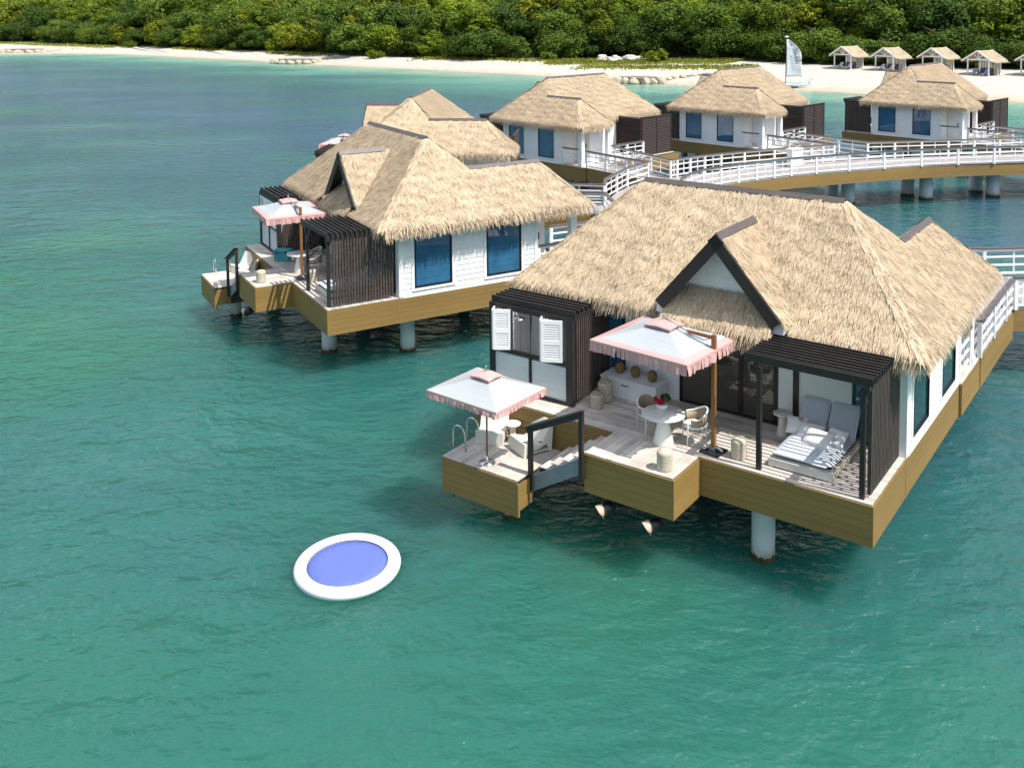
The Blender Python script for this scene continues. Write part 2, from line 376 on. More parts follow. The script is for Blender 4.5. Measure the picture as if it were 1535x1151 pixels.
# beach and hill share their seam vertices
def resample(L, n, lo=1, hi=-1):
    s = np.r_[0, np.cumsum(np.linalg.norm(np.diff(SH, axis=0), axis=1))]
    core = np.linspace(s[1], s[-2], n); u = np.r_[s[0], core, s[-1]]
    return np.stack([np.interp(u, s, L[:, 0]), np.interp(u, s, L[:, 1])], 1)
NS = 420
S_, V_ = resample(SH, NS), resample(VG, NS)
inl = V_ - S_; inl /= np.linalg.norm(inl, axis=1)[:, None]
nrm = np.array([.60, .80])
jit = np.convolve(nr.normal(0, 1, NS + 2), np.ones(9) / 9, 'same')[:, None]
S_ = S_ + nrm * jit * 1.1; V_ = V_ + nrm * np.convolve(nr.normal(0, 1, NS + 2), np.ones(7) / 7, 'same')[:, None] * 2.5
rows, zs = [], []
def row(P, z): rows.append(P); zs.append(z)
row(S_ - nrm * 14, -1.4); row(S_ - nrm * 4, -.35); row(S_, .02)
for t, z in ((.12, .28), (.3, .6), (.5, .85), (.75, 1.15), (1, 1.45)): row(S_ + (V_ - S_) * t, z)
def sheet(rows, zs, name, mat_):
    k, n = len(rows), len(rows[0]); V = []
    for P, z in zip(rows, zs):
        zz = z + (np.convolve(nr.normal(0, 1, n), np.ones(5) / 5, 'same') * .10 if .3 < z < 1.4 else 0)
        V.append(np.c_[P, np.full(n, z) + (zz - z)])
    V = np.concatenate(V); ix = np.arange(k * n).reshape(k, n)
    Fq = np.stack([ix[:-1, :-1], ix[:-1, 1:], ix[1:, 1:], ix[1:, :-1]], -1).reshape(-1, 4)
    me = npmesh(name, V, Fq); return finish(me, name, mat_, smooth=True)
m, nt, b = new_mat('beach_sand')
tc = N(nt, 'ShaderNodeNewGeometry'); sx = N(nt, 'ShaderNodeSeparateXYZ'); nt.links.new(tc.outputs['Position'], sx.inputs[0])
zn = math_(nt, 'ADD', sx.outputs[2], math_(nt, 'MULTIPLY_ADD', noise(nt, .25, 4), .3, -.15))
r = ramp(nt, [(0, (.40, .36, .27)), (.12, (.44, .40, .32)), (.22, (.46, .435, .39)), (1, (.49, .465, .425))]); nt.links.new(math_(nt, 'DIVIDE', zn, 1.5, clamp=True), r.inputs[0])
f = noise(nt, .35, 6, .7); r2 = ramp(nt, [(.35, (.86, .85, .83)), (.65, (1.04, 1.03, 1.02))]); nt.links.new(f, r2.inputs[0])
nt.links.new(mixc(nt, 1.0, r.outputs[0], r2.outputs[0], 'MULTIPLY'), b.inputs['Base Color']); b.inputs['Roughness'].default_value = .9
bump(nt, b, noise(nt, 1.2, 5, .7), .35, .15)
tag(sheet(rows, zs, 'beach', m), kind='structure')
hr, hz = [V_], [1.45]
for d, z in ((6, 1.9), (14, 3.0), (28, 5.2), (45, 8.0), (80, 12.5), (160, 20), (500, 40), (2200, 90)): hr.append(V_ + nrm * d); hz.append(z)
m, nt, b = new_mat('hill_soil')
f = noise(nt, .15, 5, .6); r = ramp(nt, [(.35, (.020, .030, .010)), (.65, (.060, .075, .022))]); nt.links.new(f, r.inputs[0]); nt.links.new(r.outputs[0], b.inputs['Base Color']); b.inputs['Roughness'].default_value = 1
tag(sheet(hr, hz, 'hillside', m), kind='structure')

def ground_z(p):
    d = float(poly_dist(np.array([p]), SH)[0])    # sea positive
    dv = float(poly_dist(np.array([p]), VG)[0])
    if dv <= 0: return float(np.interp(-dv, [0, 6, 14, 28, 45, 80, 160], [1.45, 1.9, 3.0, 5.2, 8.0, 12.5, 20]))
    t = -d / max(1e-3, (-d + dv)); return float(np.interp(t, [0, .12, .3, .5, .75, 1], [.02, .28, .6, .85, 1.15, 1.45]))
# ------------------------------------------------------------------ thatch
def blades(face, zlo, zhi, dz, ds, L, wd, keep=None, fringe=0, lift=.027, seed=1, fr_len=(.26, .46)):
    """rows of straw laid down a roof plane; face(z) -> (A, B) ends of the level line at height z"""
    g = np.random.default_rng(seed)
    A0, B0 = (np.array(p, float) for p in face(zlo)); zm = zlo + min(.5, (zhi - zlo) * .5)
    A1, B1 = (np.array(p, float) for p in face(zm))
    e = B0 - A0; e /= np.linalg.norm(e)
    u = (A1 + B1) / 2 - (A0 + B0) / 2; u -= e * (u @ e); u /= np.linalg.norm(u); d = -u
    n = np.cross(e, u); n = n if n[2] > 0 else -n
    Ps = []; kind = []
    z = zlo
    while z < zhi:
        A, B = (np.array(p, float) for p in face(z)); Lw = np.linalg.norm(B - A)
        k = int(Lw / ds)
        if k > 0:
            t = (np.arange(k) + g.random(k)) / k
            Ps.append(A + (B - A) * t[:, None]); kind.append(np.zeros(k))
        z += dz
    for i in range(fringe):
        A, B = (np.array(p, float) for p in face(zlo)); Lw = np.linalg.norm(B - A); k = int(Lw / (ds * .8))
        t = (np.arange(k) + g.random(k)) / k
        Ps.append(A + (B - A) * t[:, None] - n * (.015 + .05 * i) - d * g.random(k)[:, None] * .15); kind.append(np.ones(k))
    P = np.concatenate(Ps); kind = np.concatenate(kind); k = len(P)
    P = P + d * (g.random(k)[:, None] - .5) * dz * 1.6
    if keep is not None:
        mk = keep(P); P, kind = P[mk], kind[mk]; k = len(P)
    Lr = L * (.7 + .6 * g.random(k)); fr = kind > 0
    Lr[fr] = fr_len[0] + (fr_len[1] - fr_len[0]) * g.random(fr.sum())
    yaw = g.normal(0, .085, k); yaw[fr] = g.normal(0, .075, fr.sum())
    dd = d * np.cos(yaw)[:, None] + e * np.sin(yaw)[:, None]
    ww = wd * (.6 + .8 * g.random(k))
    # clumps of straw lie a little proud of their neighbours, course by course
    cl = np.sin(P @ e * 9 + P[:, 2] * 5) * np.sin(P @ e * 3.7 - P[:, 2] * 11) * .012
    b0 = P + n * (.005 + .01 * g.random(k) + cl)[:, None]
    tip = b0 + dd * Lr[:, None] + n * (lift * (.3 + g.random(k)) * (1 + 1.1 * (((P[:, 2] + .04 * np.sin(P @ e * 2.3)) / .30) % 1 < .22)))[:, None]
    tip[:, 2] -= np.where(fr, Lr * Lr * (.55 + .35 * g.random(k)), 0)
    mid = b0 + dd * (Lr * .55)[:, None] + n * (lift * .75 * (.4 + g.random(k)))[:, None]
    mid[:, 2] -= np.where(fr, Lr * Lr * .12, 0)
    h = (e * 1.0)[None] * ww[:, None] * .5
    V = np.stack([b0 - h, b0 + h, mid - h, mid + h, tip - h * .35, tip + h * .35], 1).reshape(-1, 3)
    i = np.arange(k)[:, None] * 6
    F = np.concatenate([i + [0, 1, 3, 2], i + [2, 3, 5, 4]], 0)
    return V, F
def join(parts):
    V, F, o = [], [], 0
    for v, f in parts: V.append(v); F.append(f + o); o += len(v)
    return np.concatenate(V), np.concatenate(F)
def quads(polys):
    V, F = [], []
    for p in polys:
        p = [tuple(q) for q in p]
        if len(p) == 3: p = p + [p[2]]
        F.append([len(V) + i for i in range(4)]); V += p
    return np.array(V, float), np.array(F)
def thatch(name, parts, parent):
    V, F = join(parts)
    F = F.copy(); bad = F[:, 2] == F[:, 3]
    me = npmesh(name, V, F); return finish(me, name, 'thatch', parent)

# ------------------------------------------------------------------ the overwater bungalow (local frame: x along the terrace front, y towards the back, origin at the terrace corner)
D = 2.4; E = 4.90; K = .931
XL, XR, YF, YB, ZR = -10.15, .60, 1.60, 7.40, 7.55
WL, WE, ZW = -2.60, 10.0, 6.48
def clap(mb, p0, p1, z0, z1, out, openings=(), h=.19):
    p0, p1 = Vector((*p0, 0)), Vector((*p1, 0)); d = (p1 - p0); L = d.length; d.normalize(); o = Vector((*out, 0))
    z = z0
    while z < z1 - .02:
        zt = min(z + h, z1); segs = [(0, L)]
        for a, b_, oz0, oz1 in openings:
            if oz0 < zt - .04 and oz1 > z + .04:
                ns = []
                for s, t in segs:
                    if b_ <= s or a >= t: ns.append((s, t)); continue
                    if a > s: ns.append((s, a))
                    if b_ < t: ns.append((b_, t))
                segs = ns
        for s, t in segs:
            q0, q1 = p0 + d * s, p0 + d * t
            a0, a1 = q0 + o * .030, q1 + o * .030; b0, b1 = q0 + o * .012, q1 + o * .012
            mb.add([(*a0.xy, z), (*a1.xy, z), (*b1.xy, zt), (*b0.xy, zt), (*q0.xy, z), (*q1.xy, z)], [(0, 1, 2, 3), (0, 4, 5, 1)])
        z += h
def skirt_boards(mb, p0, p1, z0, z1, out, n=5, gap=.006, th=.03):
    p0, p1, o = Vector((*p0, 0)), Vector((*p1, 0)), Vector((*out, 0)); h = (z1 - z0) / n
    for i in range(n):
        za = z0 + i * h
        mb.obox((*p0.xy, za), p1 - p0, o * th, (0, 0, h - gap))
def plank_field(mb, x0, x1, y0, y1, z, along='x', w=.138, gap=.008, th=.028, lmin=1.8, lmax=3.6):
    a0, a1, b0, b1 = (x0, x1, y0, y1) if along == 'x' else (y0, y1, x0, x1)
    k = max(1, round((b1 - b0) / w)); st = (b1 - b0) / k
    for i in range(k):
        s = a0
        while s < a1 - .01:
            e = min(a1, s + rng.uniform(lmin, lmax)); e = a1 if a1 - e < .5 else e
            dz = rng.uniform(-.002, .002)
            c = (s, e - .004, b0 + i * st, b0 + (i + 1) * st - gap)
            if along == 'x': mb.box(*c, z - th + dz, z + dz)
            else: mb.box(c[2], c[3], c[0], c[1], z - th + dz, z + dz)
            s = e
def rail_run(t, pts, z, start=True, end=True, gap=2.0, name='railing', inner=None):
    """white railing: posts, bars, thin balusters and a dark cap"""
    r = MB(); cap = MB(); posts = []
    for k in range(len(pts) - 1):
        p, q = Vector((*pts[k], z)), Vector((*pts[k + 1], z)); L = (q - p).length; n = max(1, round(L / gap)); d = (q - p) / n
        for i in range(n + 1):
            if i == 0 and (k > 0 or not start): continue
            if i == n and k == len(pts) - 2 and not end: continue
            posts.append((p + d * i, math.atan2(d.y, d.x)))
        for i in range(n):
            a, b_ = p + d * i, p + d * (i + 1)
            for zz, hh in ((.14, .07), (.44, .06), (.74, .06), (.985, .09)):
                r.bar(a + Vector((0, 0, zz)), b_ + Vector((0, 0, zz)), .045, hh)
            mid = (a + b_) / 2; r.cbox((mid.x, mid.y, z + .56), (.04, .04, .84), math.atan2(d.y, d.x))
        ex = (q - p).normalized() * .06
        cap.bar(p - ex * (k == 0) + Vector((0, 0, 1.055)), q + ex + Vector((0, 0, 1.055 - .001 * (k % 2))), .17, .045)
    o = r.build(name, M['white'], t)
    cap.build('handrail_cap', M['cap'], o)
    for c, a in posts:
        MB().cbox((c.x, c.y, z + .51), (.115, .115, 1.03), a).build('post', M['white'], o)
    return o
def window(t, axis, at, a0, a1, z0, z1, sgn, pane='blueglass', trim=.11, mull=()):
    """framed window on the wall plane axis = at, facing sgn"""
    def bx(mb, u0, u1, v0, v1, d0, d1):
        d0, d1 = at + sgn * d0, at + sgn * d1
        lo, hi = min(d0, d1), max(d0, d1)
        if axis == 'x': mb.box(lo, hi, u0, u1, v0, v1)
        else: mb.box(u0, u1, lo, hi, v0, v1)
    wb = MB(); f = .055
    for q in ((a0, a0 + f, z0, z1), (a1 - f, a1, z0, z1), (a0 + f, a1 - f, z0, z0 + f), (a0 + f, a1 - f, z1 - f, z1)): bx(wb, *q, .0, .055)
    for u in mull: bx(wb, u - .05, u + .05, z0 + f, z1 - f, .0, .05)
    o = wb.build('window' if pane == 'blueglass' else 'sliding_door', M['black'], t)
    if trim:
        tb = MB()
        for q in ((a0 - trim, a0, z0 - trim, z1 + trim), (a1, a1 + trim, z0 - trim, z1 + trim), (a0, a1, z0 - trim, z0), (a0, a1, z1, z1 + trim)): bx(tb, *q, .0, .042)
        tb.build('casing', M['white'], o)
    us = [a0 + f] + [x for u in mull for x in (u - .05, u + .05)] + [a1 - f]
    for i in range(0, len(us), 2):
        pb = MB(); bx(pb, us[i], us[i + 1], z0 + f, z1 - f, .006, .018); pb.build('pane', M[pane], o)
    return o
def slats_screen(t, name, x, y0, y1, z0, z1, th=.075, axis='x'):
    """upright slats in two layers tied by short staggered blocks"""
    mb = MB(); k = int((y1 - y0) / .098); st = (y1 - y0) / k
    for i in range(k):
        y = y0 + (i + .5) * st
        B = (x - th * .5, x + th * .5, y - .031, y + .031)
        if axis == 'x': mb.box(*B, z0, z1)
        else: mb.box(B[2], B[3], B[0], B[1], z0, z1)
        z = z0 + .18 + (.30 if i % 2 else 0) + (.12 if i % 4 > 1 else 0)
        while z < z1 - .1 and i < k - 1:
            B = (x - .015, x + .015, y + .031, y + st - .031)
            if axis == 'x': mb.box(*B, z, z + .075)
            else: mb.box(B[2], B[3], B[0], B[1], z, z + .075)
            z += .60
    return mb.build(name, M['lattice'], t)

def tide(x, y, r, parent):
    # weed and barnacles at the waterline, with a ragged upper edge
    q = MB(); n = 40; vs = []; ph = rng.random() * 6
    up = [.08 + .07 * abs(math.sin(i * .9 + ph)) * rng.random() + .05 * rng.random() for i in range(n)]
    for k in range(4):
        for i in range(n):
            a = 2 * math.pi * i / n; z = (-.4, -.02, up[i] * .7, up[i] + .015)[k]; rr = r + (.010, .022, .018, .001)[k] * (.6 + .8 * rng.random())
            vs.append((x + rr * math.cos(a), y + rr * math.sin(a), z))
    q.add(vs, [(k * n + i, k * n + (i + 1) % n, (k + 1) * n + (i + 1) % n, (k + 1) * n + i) for k in range(3) for i in range(n)])
    return q.build('tide_mark', M['algae'], parent)
def make_bungalow(name, label):
    t = thing(name, label, 'bungalow')
    # ---- decks
    d = MB()
    plank_field(d, -10.05, 0, 0, 2.5, D, 'x')
    d.build('deck', M['deck'], t)
    d = MB()
    plank_field(d, -8.75, -.05, 7.25, 9.6, D, 'x')
    plank_field(d, -2.6, .08, 9.6, 10.0, D, 'x')
    d.box(-.05, .085, 7.70, 9.6, D - .03, D - .001)
    d.build('rear_deck', M['deck'], t)
    f = MB(); f.box(-10.02, -.03, .03, 7.25, 2.30, 2.366); f.box(-8.72, -.03, 7.25, 9.97, 2.30, 2.366)
    for y in (.6, 1.9, 3.1, 4.6, 6.1, 7.1): f.box(-9.95, -.1, y - .09, y + .09, 1.78, 2.296)
    # dark backing that shows in the gaps between the skirt boards
    f.box(-3.70, -.012, .012, .028, 1.55, 2.36); f.box(-.028, -.012, .03, 7.7, 1.55, 2.36)
    f.box(-10.03, -5.92, .012, .028, 1.55, 2.36); f.box(-10.03, -10.01, .03, 7.2, 1.55, 2.36)
    f.box(-8.73, .02, 9.94, 9.96, 1.55, 2.36)
    f.build('deck_frame', M['joist'], t)
    s = MB()
    skirt_boards(s, (-3.74, 0), (0, 0), 1.52, 2.37, (0, -1)); skirt_boards(s, (0, 0), (0, 7.68), 1.52, 2.37, (1, 0))
    skirt_boards(s, (-10.05, 0), (-5.92, 0), 1.52, 2.37, (0, -1)); skirt_boards(s, (-10.05, 0), (-10.05, 7.25), 1.52, 2.37, (-1, 0))
    skirt_boards(s, (.07, 7.7), (.07, 10.0), 1.52, 2.37, (1, 0)); skirt_boards(s, (0, 7.7), (.07, 7.7), 1.52, 2.37, (0, -1))
    skirt_boards(s, (-8.75, 9.97), (-2.6, 9.97), 1.52, 2.37, (0, 1)); skirt_boards(s, (-8.75, 7.25), (-8.75, 9.97), 1.52, 2.37, (-1, 0))
    s.box(0, .034, -.034, 0.03, 1.515, 2.371); s.box(-.002, .036, 2.42, 2.50, 1.515, 2.371)
    s.build('skirt', M['siding'], t)
    # ---- front platform
    d = MB(); plank_field(d, -5.92, -3.74, -1.30, -.004, D, 'y', lmin=3, lmax=4)
    p = d.build('front_platform', M['deck'], t)
    f = MB(); f.box(-5.88, -3.78, -1.26, -.03, 1.56, 2.366); f.build('platform_frame', M['joist'], p)
    s = MB(); skirt_boards(s, (-5.92, -1.30), (-3.74, -1.30), 1.50, 2.37, (0, -1)); skirt_boards(s, (-3.74, -1.30), (-3.74, -.03), 1.50, 2.37, (1, 0))
    skirt_boards(s, (-5.92, -1.30), (-5.92, -.03), 1.50, 2.37, (-1, 0)); s.box(-3.742, -3.706, -1.334, -1.30, 1.495, 2.371)
    s.build('platform_skirt', M['siding'], p)
    # ---- stairs and bathing platform
    st = MB()
    for i, (x, z) in enumerate(((-6.24, 2.23), (-6.54, 2.06), (-6.84, 1.89), (-7.14, 1.72))):
        plank_field(st, x - .02, x + .31, -1.28, -.03, z, 'y', w=.16, lmin=3, lmax=4)
    stairs = st.build('stairs', M['deck'], t)
    g = MB()
    for y in (-1.33, -.03):
        g.extr([(-5.93, 2.30), (-5.93, 1.92), (-7.36, 1.08), (-7.36, 1.46)], (0, y, 0), (1, 0, 0), (0, 0, 1), (0, .045, 0))
    g.build('stringer', M['greywood'], stairs)
    d = MB(); plank_field(d, -9.62, -7.38, -1.88, -.04, 1.55, 'y', lmin=3, lmax=4)
    p = d.build('bathing_platform', M['deck'], t)
    f = MB(); f.box(-9.58, -7.42, -1.84, -.06, .82, 1.515); f.build('platform_frame', M['joist'], p)
    s = MB(); skirt_boards(s, (-9.62, -1.88), (-7.38, -1.88), .70, 1.52, (0, -1)); skirt_boards(s, (-7.38, -1.84), (-7.38, -1.30), .84, 1.46, (1, 0), 4)
    skirt_boards(s, (-9.62, -1.88), (-9.62, -.05), .78, 1.52, (-1, 0)); s.box(-7.382, -7.346, -1.914, -1.84, .695, 1.47)
    s.build('platform_skirt', M['siding'], p)
    for y in (-1.40, -.86):
        pts = [(-9.68, y, .3), (-9.68, y, 1.85)] + [(-9.50 - .18 * math.cos(a), y, 1.97 + .18 * math.sin(a)) for a in (.2, .6, 1.0, 1.57, 2.1, 2.5, 2.9)] + [(-9.30, y, 1.85), (-9.28, y, 1.55)]
        MB().tube(pts, .022, 10).build('grab_rail', M['chrome'], t, True)
    h = MB()
    h.box(-7.40, -7.30, -1.44, -1.35, 1.15, 2.62); h.box(-6.01, -5.91, -1.44, -1.345, 1.80, 3.36)
    h.bar((-7.46, -1.395, 2.56), (-5.94, -1.395, 3.30), .05, .15)
    hr_ = h.build('handrail', M['dark'], t)
    MB().bar((-7.56, -1.395, 2.60), (-5.86, -1.395, 3.425), .15, .035).build('handrail_cap', M['cap'], hr_)
    # ---- piles
    for x, y in ((-2.62, .92), (-1.25, 3.3), (-1.2, 7.4), (-5, 3.1), (-9.2, .9), (-9.2, 5.6), (-5, 7.4), (-8.3, -.9)):
        r = .26 if y > -.5 else .2
        pm = MB().lathe([(r, -.5), (r, .22), (r, 2.3 if y > -.5 else 1.0 if x < -6 else 1.52)], (x, y), 24).build('pile', M['pile'], t, True)
        tide(x, y, r, pm)
    # ---- walls
    wl = MB(); wl.prism([(-9.93, 2.52), (-.02, 2.52), (-.02, 7.86), (-1.35, 7.86), (-1.35, 8.95), (-2.58, 8.95), (-2.58, 7.2), (-9.93, 7.2)], 2.36, 5.0)
    clap(wl, (-9.93, 2.52), (-.02, 2.52), 2.40, 4.95, (0, -1), [(2.18 - .02, 2.9, 2.4, 4.7), (4.46, 9.62, 2.4, 4.7)])
    clap(wl, (-.02, 2.52), (-.02, 7.86), 2.28, 4.95, (1, 0), [(3.05 - 2.62, 4.45 - 2.40, 2.53, 4.75), (5.8 - 2.62, 7.2 - 2.40, 2.53, 4.75)])
    clap(wl, (-9.93, 7.2), (-9.93, 2.52), 2.4, 4.95, (-1, 0)); clap(wl, (-2.58, 7.2), (-9.93, 7.2), 2.4, 4.95, (0, 1), [(1.1, 1.6, 3.5, 4.3)])
    clap(wl, (-1.35, 8.95), (-2.58, 8.95), 2.4, 4.95, (0, 1)); clap(wl, (-1.35, 7.9), (-1.35, 8.95), 2.4, 4.95, (1, 0), [(.06, .98, 2.4, 4.6)])
    clap(wl, (-.02, 7.86), (-1.35, 7.86), 2.4, 4.95, (0, 1))
    wall = wl.build('wall', M['whitewall'], t)
    for x0, x1, y0, y1 in ((-.13, .022, 2.478, 2.63), (-.13, .022, 7.76, 7.90), (-1.46, -1.308, 8.86, 8.992), (-2.62, -2.47, 8.86, 8.992), (-9.975, -9.83, 2.478, 2.63), (-9.975, -9.83, 7.10, 7.245)):
        MB().box(x0, x1, y0, y1, 2.405, 4.93).build('corner_board', M['white'], wall)
    MB().box(-.02, .026, 2.64, 7.75, 2.20, 2.40).build('base_board', M['white'], wall)
    window(t, 'x', -.02, 3.05, 4.45, 2.66, 4.68, 1); window(t, 'x', -.02, 5.80, 7.20, 2.66, 4.68, 1)
    window(t, 'y', 2.52, -7.76, -7.04, 2.50, 4.66, -1, trim=0)
    window(t, 'y', 2.52, -5.46, -2.96, 2.415, 4.70, -1, 'darkglass', 0, (-4.58, -3.84))
    window(t, 'y', 7.2, -4.2, -3.7, 3.5, 4.3, 1, trim=.05)
    pn = MB(); pn.box(-2.90, -2.53, 2.49, 2.518, 2.42, 4.9); pn.box(-2.40, -1.18, 2.485, 2.518, 2.42, 4.9)
    pn.build('wall_panel', M['white'], wall)
    window(t, 'y', 2.52, -1.16, -.36, 2.46, 4.70, -1, trim=0)
    MB().box(-2.53, -2.40, 2.44, 2.518, 2.405, 4.9).build('jamb_post', M['black'], wall)
    MB().box(-2.955, -2.90, 2.47, 2.518, 2.405, 4.9).build('jamb_post', M['black'], wall)
    dr = MB().box(-1.34, -1.30, 7.97, 8.87, 2.41, 4.52).build('entrance_door', M['white'], t)
    k = MB(); k.box(-1.30, -1.27, 8.68, 8.74, 3.35, 3.62); k.bar((-1.26, 8.60, 3.42), (-1.26, 8.74, 3.42), .02, .02); k.build('handle', M['black'], dr)
    k = MB(); k.box(-1.30, -1.285, 8.1, 8.5, 2.6, 4.35); k.build('door_panel', M['shutter'], dr)
    for x in (-.12, -2.45):
        c = MB(); c.box(x - .13, x + .13, 9.33, 9.59, 2.4, 4.95); c.box(x - .17, x + .17, 9.29, 9.63, 2.4, 2.58); c.box(x - .16, x + .16, 9.30, 9.62, 4.72, 4.95)
        c.build('column', M['white'], t)
    rail_run(t, [(-.06, 7.96), (-.06, 9.28)], D, gap=1.4); rail_run(t, [(-2.62, 9.55), (-5.7, 9.55)], D)
    # ---- louvred screen at the back
    lv = MB()
    for a0, a1, ax in ((-8.65, -7.22, 0), (-7.18, -5.75, 0), (7.3, 9.36, 1)):
        z = 2.46
        while z < 4.9:
            if ax == 0: lv.cbox(((a0 + a1) / 2, 9.42, z), (a1 - a0, .11, .022), rx=R_(-48))
            else: lv.cbox((-5.72, (a0 + a1) / 2, z), (.11, a1 - a0, .022), ry=R_(48))
            z += .105
        for a in (a0, a1):
            if ax == 0: lv.box(a - .03, a + .03, 9.37, 9.47, 2.4, 4.97)
            else: lv.box(-5.77, -5.67, a - .03, a + .03, 2.4, 4.975)
    lv.box(-8.68, -5.72, 9.36, 9.48, 4.93, 4.98)
    lv.box(-8.60, -5.77, 9.33, 9.345, 2.42, 4.93); lv.box(-5.80, -5.785, 7.3, 9.32, 2.42, 4.93)
    lv.build('louvre_fence', M['fence'], t)
    # ---- day-bed pergola with its slatted screen
    pg = MB()
    for i in range(13):
        y = .05 + i * .165
        pg.box(-2.74, -.02, y - .022, y + .022, 4.80 if i else 4.78, 4.93 if i else 4.95)
    pg_o = pg.build('pergola', M['dark'], t)
    bm = MB(); bm.box(-.21, -.10, .02, 2.30, 4.66, 4.795); bm.box(-2.52, -2.42, .05, 2.3, 4.66, 4.795); bm.build('beam', M['dark'], pg_o)
    for x, y in ((-2.43, .15), (-.24, .13)):
        q = MB(); q.box(x - .05, x + .05, y - .05, y + .05, 2.4, 4.64); q.box(x - .10, x + .06, y - .06, y + .08, 4.52, 4.655); q.build('post', M['dark'], pg_o)
    slats_screen(pg_o, 'slatted_screen', -.135, .22, 2.34, 2.47, 4.655)
    # ---- shower cabin
    cb = MB()
    for i in range(9):
        y = .67 + i * .19
        cb.box(-10.0, -7.40, y - .024, y + .024, 4.70 if i else 4.66, 4.83)
    ca = cb.build('shower_cabin', M['dark'], t)
    q = MB(); q.box(-10.05, -9.90, .60, .74, 2.4, 4.66); q.box(-7.66, -7.46, .60, .74, 2.4, 4.66); q.box(-9.90, -7.66, .60, .72, 4.52, 4.655); q.box(-9.90, -7.66, .61, .72, 3.38, 3.47)
    q.box(-8.80, -8.74, .61, .72, 2.44, 3.38); q.box(-9.9, -7.66, .6, .73, 2.4, 2.47); q.box(-7.56, -7.47, .74, 2.4, 4.55, 4.655); q.box(-10.05, -9.95, .74, 2.45, 4.55, 4.655)
    q.build('cabin_frame', M['dark'], ca)
    slats_screen(ca, 'slatted_screen', -7.51, .80, 2.40, 2.44, 4.55); slats_screen(ca, 'slatted_screen', -10.0, .80, 2.40, 2.44, 4.55)
    [MB().box(-9.95, -9.92, y0, y1, 2.44, 4.54).build('lining_board', M['white'], ca) for y0, y1 in ((.76, 1.02), (1.05, 1.34), (1.48, 1.80), (1.83, 2.28))]
    for x0, x1 in ((-9.89, -8.81), (-8.73, -7.67)):
        p = MB(); z = 2.49; p.box(x0, x1, .685, .70, 2.47, 3.38)
        while z < 3.35: p.cbox(((x0 + x1) / 2, .655, z), (x1 - x0, .075, .010), rx=R_(-68)); z += .062
        p.build('louvre_panel', M['shutter'], ca)
    iw = MB(); iw.box(-9.88, -7.62, 2.30, 2.36, 2.42, 4.5); iw.box(-8.62, -8.56, .95, 2.3, 2.42, 4.5); iw.build('shower_wall', M['white'], ca)
    sh_ = MB(); sh_.tube([(-9.9, 1.2, 2.5), (-9.88, 1.2, 4.20), (-9.8, 1.15, 4.34), (-9.5, 1.0, 4.36), (-9.38, .98, 4.26)], .022, 8); sh_.lathe([(.02, 4.25), (.17, 4.225), (.17, 4.20)], (-9.36, .98), 20)
    sh_.tube([(-8.66, 1.3, 3.75), (-8.66, 1.15, 3.72), (-8.66, 1.1, 3.9)], .03, 8); sh_.build('shower', M['chrome'], ca, True)
    for hx, ax_, bx_ in ((-9.86, (-9.74, .36), (-9.36, .60)), (-8.36, (-8.22, .34), (-7.74, .58))):
        for p0, p1 in (((hx, .62), ax_), (ax_, bx_)):
            l = MB(); P0, P1 = Vector((*p0, 0)), Vector((*p1, 0)); dd = (P1 - P0); L = dd.length; u = dd / L; nn = Vector((u.y, -u.x, 0)); th = nn * .04
            for a, b_, z0, z1 in ((0, .07, 3.50, 4.56), (L - .07, L, 3.50, 4.56), (.07, L - .07, 3.50, 3.60), (.07, L - .07, 3.94, 4.06), (.07, L - .07, 4.46, 4.56)):
                if b_ - a > .01: l.obox(P0 + u * a + Vector((0, 0, z0)), u * (b_ - a), th, (0, 0, z1 - z0))
            z = 3.62
            while z < 4.44 and L > .3:
                if not 3.93 < z < 4.05: l.obox(P0 + u * .07 + nn * .0 + Vector((0, 0, z)), u * (L - .14), nn * .035 + Vector((0, 0, -.035)), (0, 0, .012))
                z += .058
            l.build('shutter', M['white'], ca)
    # ---- thatched roof
    hp = lambda z: (z - E)
    fF = lambda z: ((XL + hp(z), YF + hp(z) / K, z), (XR - hp(z) * .993, YF + hp(z) / K, z))
    fB = lambda z: ((XR - hp(z) * .993, YB - hp(z) / K, z), (XL + hp(z), YB - hp(z) / K, z))
    fL = lambda z: ((XL + hp(z), YB - hp(z) / K, z), (XL + hp(z), YF + hp(z) / K, z))
    fR = lambda z: ((XR - hp(z) * .993, YF + hp(z) / K, z), (XR - hp(z) * .993, WE - hp(z) * .95 if z < ZW else YB - hp(z) / K, z))
    fWL = lambda z: ((WL + hp(z) / 1.019, WE - hp(z) * .95, z), (WL + hp(z) / 1.019, YB - hp(z) / K, z))
    fWB = lambda z: ((XR - hp(z) * .993, WE - hp(z) * .95, z), (WL + hp(z) / 1.019, WE - hp(z) * .95, z))
    dorm = lambda P: P[:, 2] > 7.05 - 1.157 * np.abs(P[:, 0] + 4.0) - .02
    wing = lambda P: ~((P[:, 0] > WL - .05) & (P[:, 2] < E + (P[:, 0] - WL) * 1.019) & (P[:, 0] < -.9))
    z0 = E + .16; a = dict(dz=.064, ds=.0128, L=.27, wd=.0155)
    off = lambda p, k=.05: (p[0], p[1], p[2] - k)
    face = lambda f, lo, hi: [off(f(lo)[0]), off(f(lo)[1]), off(f(hi)[1]), off(f(hi)[0])]
